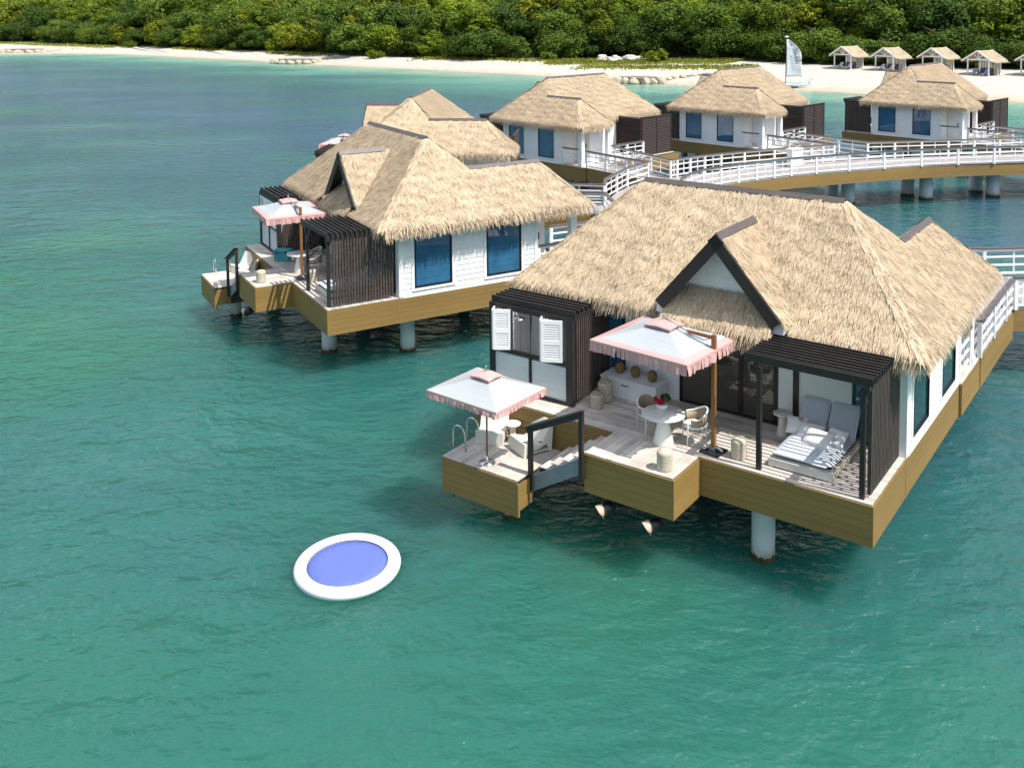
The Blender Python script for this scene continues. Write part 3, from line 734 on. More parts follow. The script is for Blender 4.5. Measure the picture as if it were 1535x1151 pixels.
    base = quads([face(fF, z0, ZR), face(fB, z0, ZR), face(fL, z0, ZR), face(fR, z0, ZW), face(fR, ZW + .001, ZR), face(fWL, z0, ZW), face(fWB, z0, ZW),
                  [(XL + .2, YF + .2, z0 - .06), (XR - .2, YF + .2, z0 - .06), (XR - .2, YB - .2, z0 - .06), (XL + .2, YB - .2, z0 - .06)],
                  [(WL + .2, YB - .5, z0 - .055), (XR - .2, YB - .5, z0 - .055), (XR - .2, WE - .2, z0 - .055), (WL + .2, WE - .2, z0 - .055)]])
    parts = [base, blades(fF, z0, ZR, keep=dorm, fringe=5, seed=1, **a), blades(fL, z0, ZR - .03, fringe=5, seed=2, **a), blades(fB, z0, ZR, keep=wing, fringe=4, seed=3, **a),
             blades(fR, z0, ZR - .03, fringe=5, seed=4, **a), blades(fWL, z0, ZW, fringe=4, seed=5, **a), blades(fWB, z0, ZW - .03, fringe=5, seed=6, **a)]
    # straw rolled over the hips
    def hip(p, q, s):
        p, q = np.array(p), np.array(q); L = np.linalg.norm(q - p); dn_ = (p - q) / L; sd = np.cross(dn_, [0, 0, 1]); sd /= np.linalg.norm(sd)
        hz = lambda z: (p + (q - p) * ((z - p[2]) / (q[2] - p[2])) - sd * .12, p + (q - p) * ((z - p[2]) / (q[2] - p[2])) + sd * .12)
        V, F = blades(hz, p[2], q[2], .045, .02, .34, .022, seed=s, lift=.02); V[:, 2] -= .012; return V, F
    for i, (p, q) in enumerate((((XL + .2, YF + .21, z0), (XL + 2.65, 4.5, ZR)), ((XR - .2, YF + .21, z0), (XR - 2.63, 4.5, ZR)), ((XL + .2, YB - .21, z0), (XL + 2.65, 4.5, ZR)),
                              ((XR - .2, WE - .2, z0), (-1.0, WE - 1.5, ZW)), ((WL + .2, WE - .2, z0), (-1.05, WE - 1.5, ZW)))): parts.append(hip(p, q, 20 + i))
    roof = thatch('roof', parts, t)
    def ridge(p, q, slope, parent):
        p, q = Vector(p), Vector(q); dd = (q - p); u = dd.normalized(); sd = u.cross(Vector((0, 0, 1))).normalized(); mb = MB()
        k = max(1, round(dd.length / 1.2)); st_ = dd / k
        for i in range(k):
            o_ = p + st_ * i + Vector((0, 0, .002 * (i % 2)))
            for s_ in (1, -1):
                ed = sd * s_ * .12 + Vector((0, 0, -.12 * slope)); nn = Vector((0, 0, .022))
                mb.obox(o_ + Vector((0, 0, .055)), st_ * .995, ed, nn)
        return mb.build('ridge_cap', M['cap'], parent)
    ridge((XL + 2.62, 4.5, ZR), (XR - 2.60, 4.5, ZR), .93, roof); ridge((-1.0, 5.62, ZW), (-1.0, WE - 1.42, ZW), 1.0, roof)
    # ---- dormer over the doors
    fD = lambda s_: (lambda z: ((-4.0 + s_ * (7.05 - z) / 1.157, 1.42, z), (-4.0 + s_ * (7.05 - z) / 1.157, YF + hp(z) / K + .12, z)))
    ad = dict(dz=.070, ds=.0145, L=.28, wd=.0175)
    bq = quads([[off(fD(s_)(z)[0]), off(fD(s_)(z)[1]), off(fD(s_)(7.05)[1]), off(fD(s_)(7.05)[0])] for s_ in (1, -1) for z in (5.32,)])
    dorm_o = thatch('dormer_roof', [bq] + [blades(fD(s_), 5.32, 7.03, seed=30 + s_, fringe=2, fr_len=(.15, .3), **ad) for s_ in (1, -1)], t)
    ridge((-4.0, 1.38, 7.04), (-4.0, 3.62, 7.04), 1.157, dorm_o)
    bb = MB()
    for s_ in (1, -1):
        ex = Vector((s_ * 1.56, 0, -1.56 * 1.157)); ap = Vector((-4.0, 1.34, 7.08)); nn = Vector((-s_ * 1.157, 0, -1)).normalized()
        bb.obox(ap, ex, (0, .07, 0), nn * .27)
    bb.build('bargeboard', M['dark'], dorm_o)
    sf = MB()
    for s_ in (1, -1):
        ex = Vector((s_ * 1.50, 0, -1.50 * 1.157)); ap = Vector((-4.0, 1.412, 6.97)); nn = Vector((-s_ * 1.157, 0, -1)).normalized()
        sf.obox(ap, ex, (0, .62, 0), nn * .06)
    sf.build('dormer_soffit', M['dark'], dorm_o)
    gw = MB(); zt = 6.86
    z = 5.35
    while z < zt - .02:
        z2 = min(z + .17, zt); h0, h1 = (zt - z) / 1.157, (zt - z2) / 1.157
        gw.add([(-4 - h0, 1.95 - .014, z), (-4 + h0, 1.95 - .014, z), (-4 + h1, 1.95, z2), (-4 - h1, 1.95, z2), (-4 - h0, 2.0, z), (-4 + h0, 2.0, z)], [(0, 1, 2, 3), (4, 5, 1, 0)]); z = z2
    gw.build('gable_wall', M['whitewall'], dorm_o)
    hwid = lambda z: (6.72 - z) / 1.157
    fM = lambda z: ((-4 - min(1.36, hwid(z)), 1.15 + (z - 4.85) * .95, z), (-4 + min(1.36, hwid(z)), 1.15 + (z - 4.85) * .95, z))
    mq = quads([[off(fM(5.03)[0]), off(fM(5.03)[1]), off(fM(5.66)[1]), off(fM(5.66)[0])], [(-5.3, 1.35, 4.97), (-2.7, 1.35, 4.97), (-2.7, 2.5, 4.96), (-5.3, 2.5, 4.96)]])
    thatch('awning_thatch', [mq, blades(fM, 5.03, 5.66, .065, .0145, .30, .0175, fringe=7, seed=41)], t)
    for x in (-5.60, -2.66): MB().box(x, x + .24, 1.50, 2.5, 4.95, 5.20).build('eave_block', M['white'], t)
    return t
# ------------------------------------------------------------------ the six bungalows
class Fr:
    def __init__(s, o, yaw, k): s.o, s.y, s.k = o, yaw, k
    def __call__(s, x, y, z=0): return (s.o[0] + s.k * (x * math.cos(s.y) - y * math.sin(s.y)), s.o[1] + s.k * (x * math.sin(s.y) + y * math.cos(s.y)), z)
    def xy(s, x, y): return s(x, y)[:2]
FA = Fr((7.097, 18.908), -.630, 1.0); FB = Fr((-6.199, 31.895), -1.051, 1.033); FC = Fr((-10.386, 50.695), -1.671, 1.048)
FD = Fr((-2.328, 67.42), -2.409, 1.025); FE = Fr((10.627, 73.484), -2.386, .982); FF = Fr((25.708, 75.957), -2.403, .962)
GB = 'thatched bungalows on piles over the lagoon'
bung = make_bungalow('overwater_bungalow', 'nearest big thatched bungalow with the white gable dormer and open shutters facing the camera')
bung['group'] = GB
bung.location = (*FA.o, 0); bung.rotation_euler = (0, 0, FA.y)
for fr, lab in ((FB, 'thatched bungalow with two sunlit blue windows, behind the turquoise floating trampoline side of the nearest one'),
                (FC, 'thatched bungalow mostly hidden by the one whose blue windows are half in sun'),
                (FD, 'thatched bungalow with dark brown louvred screen, standing closest to the corner of the curved boardwalk'),
                (FE, 'thatched bungalow behind the white cabinet on the boardwalk, below the beached sailboat'),
                (FF, 'thatched bungalow farthest along the boardwalk, its ridge overlapping the beach huts')):
    dup(bung, lab, (*fr.o, 0), fr.y, GB, (fr.k, fr.k, 1))
for o in list(col.objects):
    if o.get('label', '').startswith('thatched bungalow with two sunlit'): o['label'] = 'second nearest thatched bungalow, two tall blue windows half in sun, dormer facing open lagoon'

# on all but the nearest bungalow the cabin shutters are folded shut
def shut(root):
    for c in root.children:          # their dormers sit a little further back on the roof
        if c.name.startswith('dormer_roof'): c.location = (.30, .70, -.02); c.scale = (1, .80, 1)
        if c.name.startswith('awning_thatch'): c.location = (.30, .30, .02)
        if c.name.startswith('eave_block'): c.location = (.30, .75, -.10)
    for ca in [c for c in root.children if c.name.startswith('shower_cabin')]:
        for c in list(ca.children):
            if c.name.startswith('shutter'): bpy.data.objects.remove(c)
        for me_ in SHUT: o = bpy.data.objects.new('shutter', me_); col.objects.link(o); o.parent = ca
SHUT = []
for x0, x1 in ((-9.88, -9.34), (-9.33, -8.79), (-8.77, -8.23), (-8.22, -7.68)):
    l = MB()
    for a, b_, z0, z1 in ((x0, x0 + .06, 3.48, 4.52), (x1 - .06, x1, 3.48, 4.52), (x0 + .06, x1 - .06, 3.48, 3.56), (x0 + .06, x1 - .06, 3.97, 4.05), (x0 + .06, x1 - .06, 4.44, 4.52)): l.box(a, b_, .585, .62, z0, z1)
    z = 3.58
    while z < 4.42: l.cbox(((x0 + x1) / 2, .60, z), (x1 - x0 - .12, .05, .01), rx=R_(-60)); z += .055
    me_ = bpy.data.meshes.new('shutter'); me_.from_pydata(l.v, [], l.f); me_.materials.append(M['shutter']); SHUT.append(me_)
for o in [o for o in col.objects if o.get('category') == 'bungalow' and o is not bung]: shut(o)
# the nearest bungalow's side panes take their own, darker teal glass
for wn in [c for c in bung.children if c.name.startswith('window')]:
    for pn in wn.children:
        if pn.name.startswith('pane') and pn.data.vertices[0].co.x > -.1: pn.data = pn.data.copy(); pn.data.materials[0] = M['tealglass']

# ------------------------------------------------------------------ boardwalk
def lerp_line(pts, n):
    P = np.array(pts, float); s = np.r_[0, np.cumsum(np.linalg.norm(np.diff(P, axis=0), axis=1))]
    u = np.linspace(0, s[-1], n); return np.stack([np.interp(u, s, P[:, 0]), np.interp(u, s, P[:, 1])], 1)
def smooth(pts, it=3):
    P = [np.array(p, float) for p in pts]
    for _ in range(it):
        Q = [P[0]]
        for a, b in zip(P[:-1], P[1:]): Q += [a * .75 + b * .25, a * .25 + b * .75]
        Q.append(P[-1]); P = Q
    return [tuple(p) for p in P]
def walk(t, Lp, Rp, w=.15, skirts=('L', 'R'), zb=1.66, nb=4):
    n = int(max(np.linalg.norm(np.diff(np.array(Lp), axis=0), axis=1).sum(), np.linalg.norm(np.diff(np.array(Rp), axis=0), axis=1).sum()) / w)
    A, B = lerp_line(Lp, n + 1), lerp_line(Rp, n + 1); d = MB(); g = .05
    for i in range(n):
        a0, a1, b0, b1 = A[i], A[i] * g + A[i + 1] * (1 - g), B[i], B[i] * g + B[i + 1] * (1 - g)
        z1 = D + rng.uniform(-.003, .003); z0 = z1 - .03
        d.add([(*a0, z0), (*a1, z0), (*b1, z0), (*b0, z0), (*a0, z1), (*a1, z1), (*b1, z1), (*b0, z1)],
              [(0, 1, 2, 3), (7, 6, 5, 4), (0, 4, 5, 1), (1, 5, 6, 2), (2, 6, 7, 3), (3, 7, 4, 0)])
    d.build('deck', M['walkdeck'], t)
    f = MB(); A2, B2 = lerp_line(Lp, 40), lerp_line(Rp, 40)
    for i in range(39):
        q = [A2[i] * .98 + B2[i] * .02, A2[i + 1] * .98 + B2[i + 1] * .02, A2[i + 1] * .02 + B2[i + 1] * .98, A2[i] * .02 + B2[i] * .98]
        f.add([(*p, 2.355) for p in q] + [(*p, 1.70) for p in q], [(0, 1, 2, 3), (7, 6, 5, 4), (0, 4, 5, 1), (2, 6, 7, 3)])
    f.build('deck_frame', M['joist'], t)
    s = MB()
    for nm, E_ in (('L', Lp), ('R', Rp)):
        if nm not in skirts: continue
        for p, q in zip(E_[:-1], E_[1:]):
            u = np.array(q) - np.array(p); nn = np.array([-u[1], u[0]]) / np.linalg.norm(u) * (1 if nm == 'L' else -1)
            skirt_boards(s, p, q, zb, 2.36, nn, nb, th=.035)
            s.build('skirt', M['siding'], t); s = MB()
MBW = 'white railed boardwalk '
bw = thing('boardwalk', 'long curving boardwalk on piles with white railings, linking the bungalows', 'boardwalk')
near = smooth([(46, 61.9), (37, 60.9), (30.8, 60.05), (26.1, 59.5), (21, 58.0), (16.65, 56.5), (14.35, 55.3), (12.0, 53.9), (9.6, 51.9), (8.3, 49.2), (8.0, 46), (8.2, 43), (9.2, 40), (11.2, 37.3), (14.2, 35.4), (18.0, 34.85), (23, 35.9), (33, 38.4)], 2)
far = smooth([(45.5, 65.6), (37, 64.4), (30, 63.3), (22.7, 62.2), (17.1, 60.3), (13, 58.5), (10.8, 57.2), (8.9, 55.9), (7.6, 55.2), (6.2, 53.3), (4.85, 50.2), (4.4, 46.3), (4.55, 43.5), (5.6, 40.2), (7.8, 36.6), (11, 32.9), (13.9, 31.2), (16.2, 31.15), (21, 32.2), (34, 35.4)], 2)
walk(bw, far, near)
rail_run(bw, smooth([(46, 61.8), (37, 60.8), (30.8, 59.98), (26.1, 59.45), (21, 58.0), (16.65, 56.5), (14.35, 55.3), (12.0, 53.95), (9.7, 52.1), (8.4, 49.4), (8.1, 46), (8.3, 43), (9.4, 40), (11.4, 37.4), (14.2, 35.4), (18.0, 34.85), (23, 35.9), (33, 38.4)], 1), D)
rail_run(bw, smooth([(45.5, 65.5), (37, 64.3), (30, 63.2), (22.72, 62.3)], 1), D)
rail_run(bw, smooth([(20.3, 61.5), (17.1, 60.3), (13, 58.5), (10.8, 57.25), (9.07, 56.0)], 1), D)
rail_run(bw, [(7.67, 55.35), (6.26, 53.4), (4.75, 50.0), (4.55, 48.42)], D)
rail_run(bw, [(4.37, 46.33), (4.6, 43.5), (5.3, 41.2)], D)
rail_run(bw, [(7.6, 36.9), (9.6, 34.3)], D)
rail_run(bw, smooth([(16.25, 31.22), (18.3, 31.6), (21, 32.25), (34, 35.45)], 1), D)
def spur(fr, x0, x1, ya, pa, pb):
    a, b = fr.xy(x1, ya), fr.xy(x0, ya)
    walk(bw, [a, pa], [b, pb]); rail_run(bw, [b, pb], D, end=False); rail_run(bw, [a, pa], D, end=False)
def spur2(La, Ra, **kw):
    walk(bw, La, Ra, **kw); rail_run(bw, La, D, end=False); rail_run(bw, Ra, D, end=False)
spur2([FD.xy(-2.5, 10.03), (9.07, 56.1)], [FD.xy(.02, 10.03), (7.62, 55.4)])
spur2([FE.xy(-2.5, 10.03), (22.72, 62.5)], [FE.xy(.02, 10.03), (20.3, 61.7)])
spur2([FF.xy(-2.5, 10.03), (37.6, 64.8)], [FF.xy(.02, 10.03), (35.4, 64.4)])
spur2([FC.xy(-2.5, 10.03), (2.1, 48.9), (4.5, 48.45)], [FC.xy(.02, 10.03), (1.3, 46.75), (4.3, 46.33)])
spur2([FB.xy(-2.5, 10.03), (5.35, 41.2)], [FB.xy(.02, 10.03), (7.4, 37.0)])
spur2([FA.xy(-2.5, 10.03), (11.6, 32.6)], [FA.xy(.08, 10.03), FA.xy(.08, 13.9), (16.05, 31.0)], zb=1.52, nb=5)
for x, y in ((20.68, 59.94), (20.1, 61.3), (25.95, 61.0), (25.3, 62.28), (30.5, 61.7), (30.12, 63.2), (35.8, 62.2), (35.3, 63.8), (15.2, 57.4), (14.2, 58.4), (10.6, 54.2), (9.8, 55.8), (7.2, 50.5), (5.6, 51), (7.2, 44), (5.4, 44), (9.8, 37.6), (8.2, 37), (15, 32.4), (15.2, 34.4), (22, 33.2), (21.5, 35), (28, 34.6), (27.5, 36.4)):
    o = MB().lathe([(.40, -.5), (.40, .3), (.40, 1.75)], (x, y), 20).build('pile', M['pile'], bw, True)
    tide(x, y, .40, o)
c = thing('utility_cabinet', 'tall white electrical cabinet with a row of yellow vents standing on the boardwalk', 'cabinet', (17.25, 59.55, D), R_(31))
q = MB(); q.box(-.46, .46, -.22, .22, .06, 1.08); q.box(-.42, .42, -.19, .19, 0, .06); q.build('body', M['white'], c, bevel=.012)
q = MB(); q.box(-.49, .49, -.25, .25, 1.08, 1.13); q.build('lid', M['white'], c)
q = MB()
for i in range(3): q.box(-.30 + i * .23, -.16 + i * .23, -.235, -.22, .98, 1.04)
q.build('vent', M['yellow'], c)

# ------------------------------------------------------------------ parasols
def valance(mb, corners, z, drop, w=.12):
    for i in range(4):
        p, q = Vector(corners[i]), Vector(corners[(i + 1) % 4]); L = (q - p).length; n = max(3, round(L / w)); u = (q - p) / n; o = Vector((u.y, -u.x, 0)).normalized()
        for k in range(n):
            a, b_ = p + u * (k + .04), p + u * (k + .96); s1, s2 = rng.uniform(-.02, .05), rng.uniform(-.02, .05); m_ = drop * rng.uniform(.93, 1.04)
            z0, z1 = Vector((0, 0, -.09)), Vector((0, 0, -m_))
            A, B = p + u * k, p + u * (k + 1)
            mb.add([A, B, B + z0 * .55 + o * .006, A + z0 * .55 + o * .006], [(0, 1, 2, 3)])
            mb.add([a + z0 * .5, b_ + z0 * .5, b_ + z1 * .6 + o * s1 * .6, a + z1 * .6 + o * s2 * .6, b_ + z1 + o * s1, a + z1 + o * s2], [(0, 1, 2, 3), (3, 2, 4, 5)])
def canopy(t, sx, sy, z0, rise, border, drop):
    C = lambda f, z: [(-sx / 2 * f, -sy / 2 * f, z), (sx / 2 * f, -sy / 2 * f, z), (sx / 2 * f, sy / 2 * f, z), (-sx / 2 * f, sy / 2 * f, z)]
    fb = 1 - border
    def ring(f0, f1, n=5, th=.012):
        mb = MB()
        for k in range(n):
            g0, g1 = f0 + (f1 - f0) * k / n, f0 + (f1 - f0) * (k + 1) / n
            zz = lambda g: z0 + rise * (1 - g) - .045 * math.sin(math.pi * min(1, g))
            a, b_ = C(g0, zz(g0)), C(g1, zz(g1))
            for i in range(4):
                j = (i + 1) % 4; m0 = [(a[i][c] + a[j][c]) / 2 for c in range(3)]; m1 = [(b_[i][c] + b_[j][c]) / 2 for c in range(3)]
                m0[2] -= .02 * g0; m1[2] -= .03 * g1
                mb.add([a[i], m0, m1, b_[i]], [(0, 3, 2, 1)]); mb.add([m0, a[j], b_[j], m1], [(0, 3, 2, 1)])
        return mb
    o = ring(.10, fb).build('canopy', M['canvas'], t)
    if border: ring(fb, 1.0, 2).build('border', M['pink'], t)
    v = MB(); valance(v, [Vector(p) + Vector((0, 0, -.0)) for p in C(1.0, z0)], z0, drop); v.build('valance', M['pink'], t)
    vt = MB(); zz = z0 + rise * .76 + .03; top = (0, 0, z0 + rise + .05)
    R4 = [(Vector(p)) for p in C(.27, zz)]
    for i in range(4):
        a, b_ = R4[i], R4[(i + 1) % 4]; m_ = (a + b_) / 2 + Vector((0, 0, .03)); dn_ = Vector((0, 0, -.04))
        vt.add([a, m_, b_, top], [(0, 1, 3), (1, 2, 3)]); vt.add([a, m_, b_, b_ + dn_, m_ + dn_, a + dn_], [(0, 5, 4, 1), (1, 4, 3, 2)])
    vt.build('vent', M['pink'], t)
    f = MB(); f.lathe([(.03, top[2] - .02), (.035, top[2] + .03), (.018, top[2] + .05), (.03, top[2] + .08), (.008, top[2] + .12)], n=10); f.build('finial', M['chrome'], t, True)
    ribs = MB()
    for p in C(.95, z0 - .035): ribs.bar((0, 0, z0 + rise * .80), p, .02, .03)
    return o, ribs
def cantilever(label, loc, rz):
    """base of the post at the origin; canopy hangs out towards -x"""
    t = thing('cantilever_parasol', label, 'parasol', loc, rz, 'pink fringed cantilever parasols on the terraces')
    cx, cy = -1.20, -.16
    o, ribs = canopy(t, 2.56, 2.24, 2.36, .42, .155, .25)
    rb = ribs.build('rib', M['teak'], t)
    for ch in t.children: ch.location = (cx, cy, 0)
    MB().box(-.24, .24, -.24, .24, 0, .03).build('base_plate', M['black'], t)
    q = MB(); q.cbox((0, 0, .07), (.16, .16, .10)); q.tube([(-.2, -.1, .04), (-.08, 0, .12)], .03, 8); q.tube([(.2, .05, .04), (.08, 0, .12)], .03, 8); q.build('bracket', M['chrome'], t)
    MB().cbox((0, 0, 1.38), (.095, .095, 2.58)).build('post', M['teak'], t, bevel=.008)
    MB().bar((0, 0, 2.60), (-.66, -.06, 2.63), .05, .07).build('arm', M['teak'], t)
    q = MB(); q.tube([(-.05, 0, 2.58), (-.25, -.02, 2.5), (-.62, -.07, 2.58)], .014, 6); q.tube([(-.05, .02, 2.2), (-.62, -.05, 2.57)], .016, 6); q.tube([(-.05, -.02, 2.2), (-.62, -.10, 2.57)], .016, 6)
    q.tube([(-.6, -.08, 2.62), (cx, cy, 2.86)], .016, 6); q.cbox((-.07, 0, 2.02), (.05, .06, .14)); q.build('strut', M['chrome'], t)
    return t
cp0 = cantilever('pink fringed cantilever parasol shading the white dining table on the nearest terrace', FA(-3.58, .37, D), FA.y + R_(-5))
dup(cp0, 'pink fringed cantilever parasol beside the turquoise cool box on the second terrace', FB(-4.05, .45, D), FB.y + R_(-4))
dup(cp0, 'pink and white parasol edge just showing behind the thatch, far terrace nobody else can see', FC(-3.6, .4, D), FC.y)
for o in list(col.objects):
    if o.get('label', '').endswith('nobody else can see'): o['label'] = 'pink and white parasol, only its edge showing above the second bungalow thatch'
p = thing('parasol', 'square white parasol with pink fringe and centre pole over the bathing platform chairs', 'parasol', FA(-8.50, -1.56, 1.55), FA.y + R_(-3))
o, ribs = canopy(p, 2.16, 1.84, 1.81, .39, 0, .17); ribs.build('rib', M['teak'], p)
MB().lathe([(.20, 0), (.20, .02), (.05, .03), (.035, .05), (.035, .18)], n=20).build('base', M['chrome'], p, True)
MB().lathe([(.024, .02), (.022, 2.2)], n=12).build('pole', M['teak'], p, True)

# ------------------------------------------------------------------ terrace furniture
def dining_chair(label, loc, rz, group='white tub dining chairs'):
    t = thing('dining_chair', label, 'chair', loc, rz, group)       # faces -y
    for x, y in ((-.24, -.20), (.24, -.20), (-.21, .22), (.21, .22)):
        MB().tube([(x * 1.08, y * 1.08, 0), (x, y, .43), (x * 1.02, y * (1.0 if y < 0 else 1.12), .62 if y < 0 else .55)], .014, 8).build('leg', M['resin'], t, True)
    q = MB(); q.tube([(-.24, -.2, .24), (.21, .22, .24)], .009, 6); q.tube([(.24, -.2, .245), (-.21, .22, .245)], .009, 6); q.build('stretcher', M['resin'], t, True)
    MB().lathe([(.20, .40), (.255, .41), (.265, .44), (.25, .465), (.10, .47)], n=28).build('seat', M['resin'], t, True)
    q = MB(); n = 26; P = []
    ang = [R_(-28 + 236 * i / n) for i in range(n + 1)]
    hz = lambda a: .64 + .16 * max(0, math.sin(a)) ** 1.5
    for k, (r0, dz) in enumerate(((.27, 0), (.305, 1))):
        pass
    vs = []
    for a in ang:
        for r, z in ((.265, .47), (.285, (hz(a) + .47) / 2), (.30, hz(a))): vs.append((r * math.cos(a), r * math.sin(a), z))
        for r, z in ((.285, hz(a)), (.272, (hz(a) + .47) / 2), (.252, .47)): vs.append((r * math.cos(a), r * math.sin(a), z))
    fs = []
    for i in range(n):
        for j in range(6): fs.append((i * 6 + j, (i + 1) * 6 + j, (i + 1) * 6 + (j + 1) % 6, i * 6 + (j + 1) % 6))
    q.add(vs, fs); q.build('backrest', M['weave'], t, True)
    MB().tube([(.295 * math.cos(a), .295 * math.sin(a), hz(a) + .01) for a in ang], .022, 8).build('arm_rim', M['resin'], t, True)
    return t
ch = dining_chair('white tub dining chair, back to the storage chest, beside the table with red flowers', FA(-5.22, .46, D), FA.y + R_(60))
dup(ch, 'white tub dining chair between the flower table and the brown parasol post', FA(-4.12, .52, D), FA.y + R_(-52))
dup(ch, 'white tub dining chair behind the dark pergola post on the second terrace', FB(-4.25, .98, D), FB.y + R_(-40))
dup(ch, 'white tub dining chair at the far side of the round table on the second terrace', FB(-5.05, 1.25, D), FB.y + R_(10))
def table(label, loc):
    t = thing('round_table', label, 'table', loc, 0, 'white round pedestal dining tables')
    MB().lathe([(.25, .665), (.49, .672), (.50, .69), (.49, .705), (.2, .71)], n=40).build('tabletop', M['resin'], t, True)
    MB().lathe([(.235, 0), (.24, .02), (.15, .40), (.115, .655), (.11, .664)], n=32).build('pedestal', M['resin'], t, True)
    return t
tb = table('white round pedestal dining table holding a bowl of red flowers', FA(-4.70, .12, D))
dup(tb, 'white round pedestal dining table near the turquoise cool box', FB(-4.98, .68, D), 0)
fl = thing('flower_bowl', 'white bowl of red flowers and green leaves on the dining table', 'flower bowl', FA(-4.80, .24, D + .71))
MB().lathe([(.06, 0), (.12, .04), (.135, .10), (.12, .15), (.10, .15), (.10, .12)], n=24).build('bowl', M['resin'], fl, True)
def leafball(c, R, n, s, g, flat=.8):
    d = g.normal(0, 1, (n, 3)); d /= np.linalg.norm(d, axis=1)[:, None]; r = R * g.random(n) ** .4
    P = np.array(c) + d * r[:, None] * np.array([1, 1, flat]); return P, d
def leaves(P, Nn, s, g, jit=.6, asp=.6):
    k = len(P); Nn = Nn + g.normal(0, jit, (k, 3)); Nn /= np.linalg.norm(Nn, axis=1)[:, None]
    a = np.cross(Nn, g.normal(0, 1, (k, 3))); a /= np.linalg.norm(a, axis=1)[:, None] + 1e-9; b_ = np.cross(Nn, a)
    sz = s * (.55 + .9 * g.random(k))[:, None]
    V = np.stack([P - a * sz * .5, P + b_ * sz * asp * .5, P + a * sz * .5, P - b_ * sz * asp * .5], 1).reshape(-1, 3)
    return V, np.arange(4 * k).reshape(-1, 4)
for c, R, n, s, mm, nm in (((-.04, -.02, .20), .10, 90, .09, 'petal', 'blossom'), ((-.13, .03, .23), .07, 50, .08, 'petal', 'blossom'), ((.10, .08, .24), .11, 50, .12, 'leafgreen', 'leaf_spray')):
    P, d = leafball(c, R, n, s, nr); V, F = leaves(P, d, s, nr); finish(npmesh(nm, V, F), nm, mm, fl)
def drum(name, label, cat, loc, r, h, group, mm='rope'):
    t = thing(name, label, cat, loc, rng.random(), group); pf = [(r * .9, 0), (r, .03)] + [(r * (1 + .02 * (i % 2)), .03 + (h - .08) * i / 14) for i in range(1, 14)] + [(r * .98, h - .05), (r * .9, h - .012), (r * .7, h)]
    MB().lathe(pf, n=32).build('body', M[mm], t, True)
    if name == 'drum_stool': MB().lathe([(r * .72, h - .01), (r * .70, h + .008), (.03, h + .010), (.02, h + .004)], n=28).build('seat', M[mm], t, True)
    else:
        MB().tube([(r * .75 * math.cos(a), r * .75 * math.sin(a), h + .01) for a in np.linspace(0, 2 * math.pi, 21)[:-1]], .014, 6, True).build('rim', M['weave'], t, True)
        q = MB(); q.tube([(-r * .7, 0, h), (-r * .5, 0, h + .1), (0, 0, h + .14), (r * .5, 0, h + .1), (r * .7, 0, h)], .010, 6); q.build('handle', M['weave'], t, True)
    return t
g_ = 'cream rope drum stools'
s0 = drum('drum_stool', 'cream rope drum stool alone on the sunlit front platform of the nearest terrace', 'stool', FA(-4.08, -1.02, D), .17, .44, g_)
dup(s0, 'cream rope drum stool between the brown parasol post and the dark pergola post', FA(-3.0, .42, D), .4)
dup(s0, 'cream rope drum stool on the front platform of the second terrace', FB(-4.30, -.96, D), 1.0)
dup(s0, 'cream rope drum stool beside the parasol post on the second terrace', FB(-3.45, .62, D), 2.0)
g_ = 'woven floor lanterns by the shower cabin'
drum('floor_lantern', 'shorter beige woven floor lantern in front of its taller twin by the slatted cabin', 'lantern', FA(-6.98, .95, D), .165, .36, g_, 'rope')
drum('floor_lantern', 'taller beige woven floor lantern against the end of the white storage chest', 'lantern', FA(-7.02, 1.42, D), .18, .50, g_, 'rope')
bx = thing('storage_chest', 'long white storage chest under the three brown baskets', 'chest', FA(-7.36, 1.80, D), FA.y)
q = MB(); q.box(0, 1.58, 0, .62, 0, .44); q.build('body', M['whitewall'], bx); MB().box(-.02, 1.60, -.02, .64, .445, .49).build('lid', M['white'], bx)
MB().tube([(.62, -.01, .36), (.62, -.045, .36), (.80, -.045, .36), (.80, -.01, .36)], .012, 6).build('handle', M['black'], bx)
for i, (x, y, lb) in enumerate(((-7.02, 2.18, 'farthest from the glass doors'), (-6.55, 2.16, 'in the middle of the three'), (-6.05, 2.13, 'nearest to the glass doors'))):
    t = tag(MB().lathe([(.06, 0), (.095, .03), (.125, .10), (.13, .15), (.115, .22), (.08, .265), (.055, .275)], n=24).build('woven_basket', M['basket'], None, True, FA(x, y, D + .49)), 'brown woven basket on the white chest, ' + lb, 'basket', 'brown woven baskets on the storage chest')
sd = thing('side_table', 'tall cream pedestal side table between the glass doors and the day bed', 'table', FA(-2.62, 2.06, D))
MB().lathe([(.20, .50), (.225, .51), (.225, .535), (.1, .545)], n=28).build('tabletop', M['plastic'], sd, True); MB().lathe([(.145, 0), (.145, .02), (.085, .35), (.075, .498)], n=24).build('pedestal', M['plastic'], sd, True)
def rounded(mb, c, size, r, rz=0, rx=0):
    pass
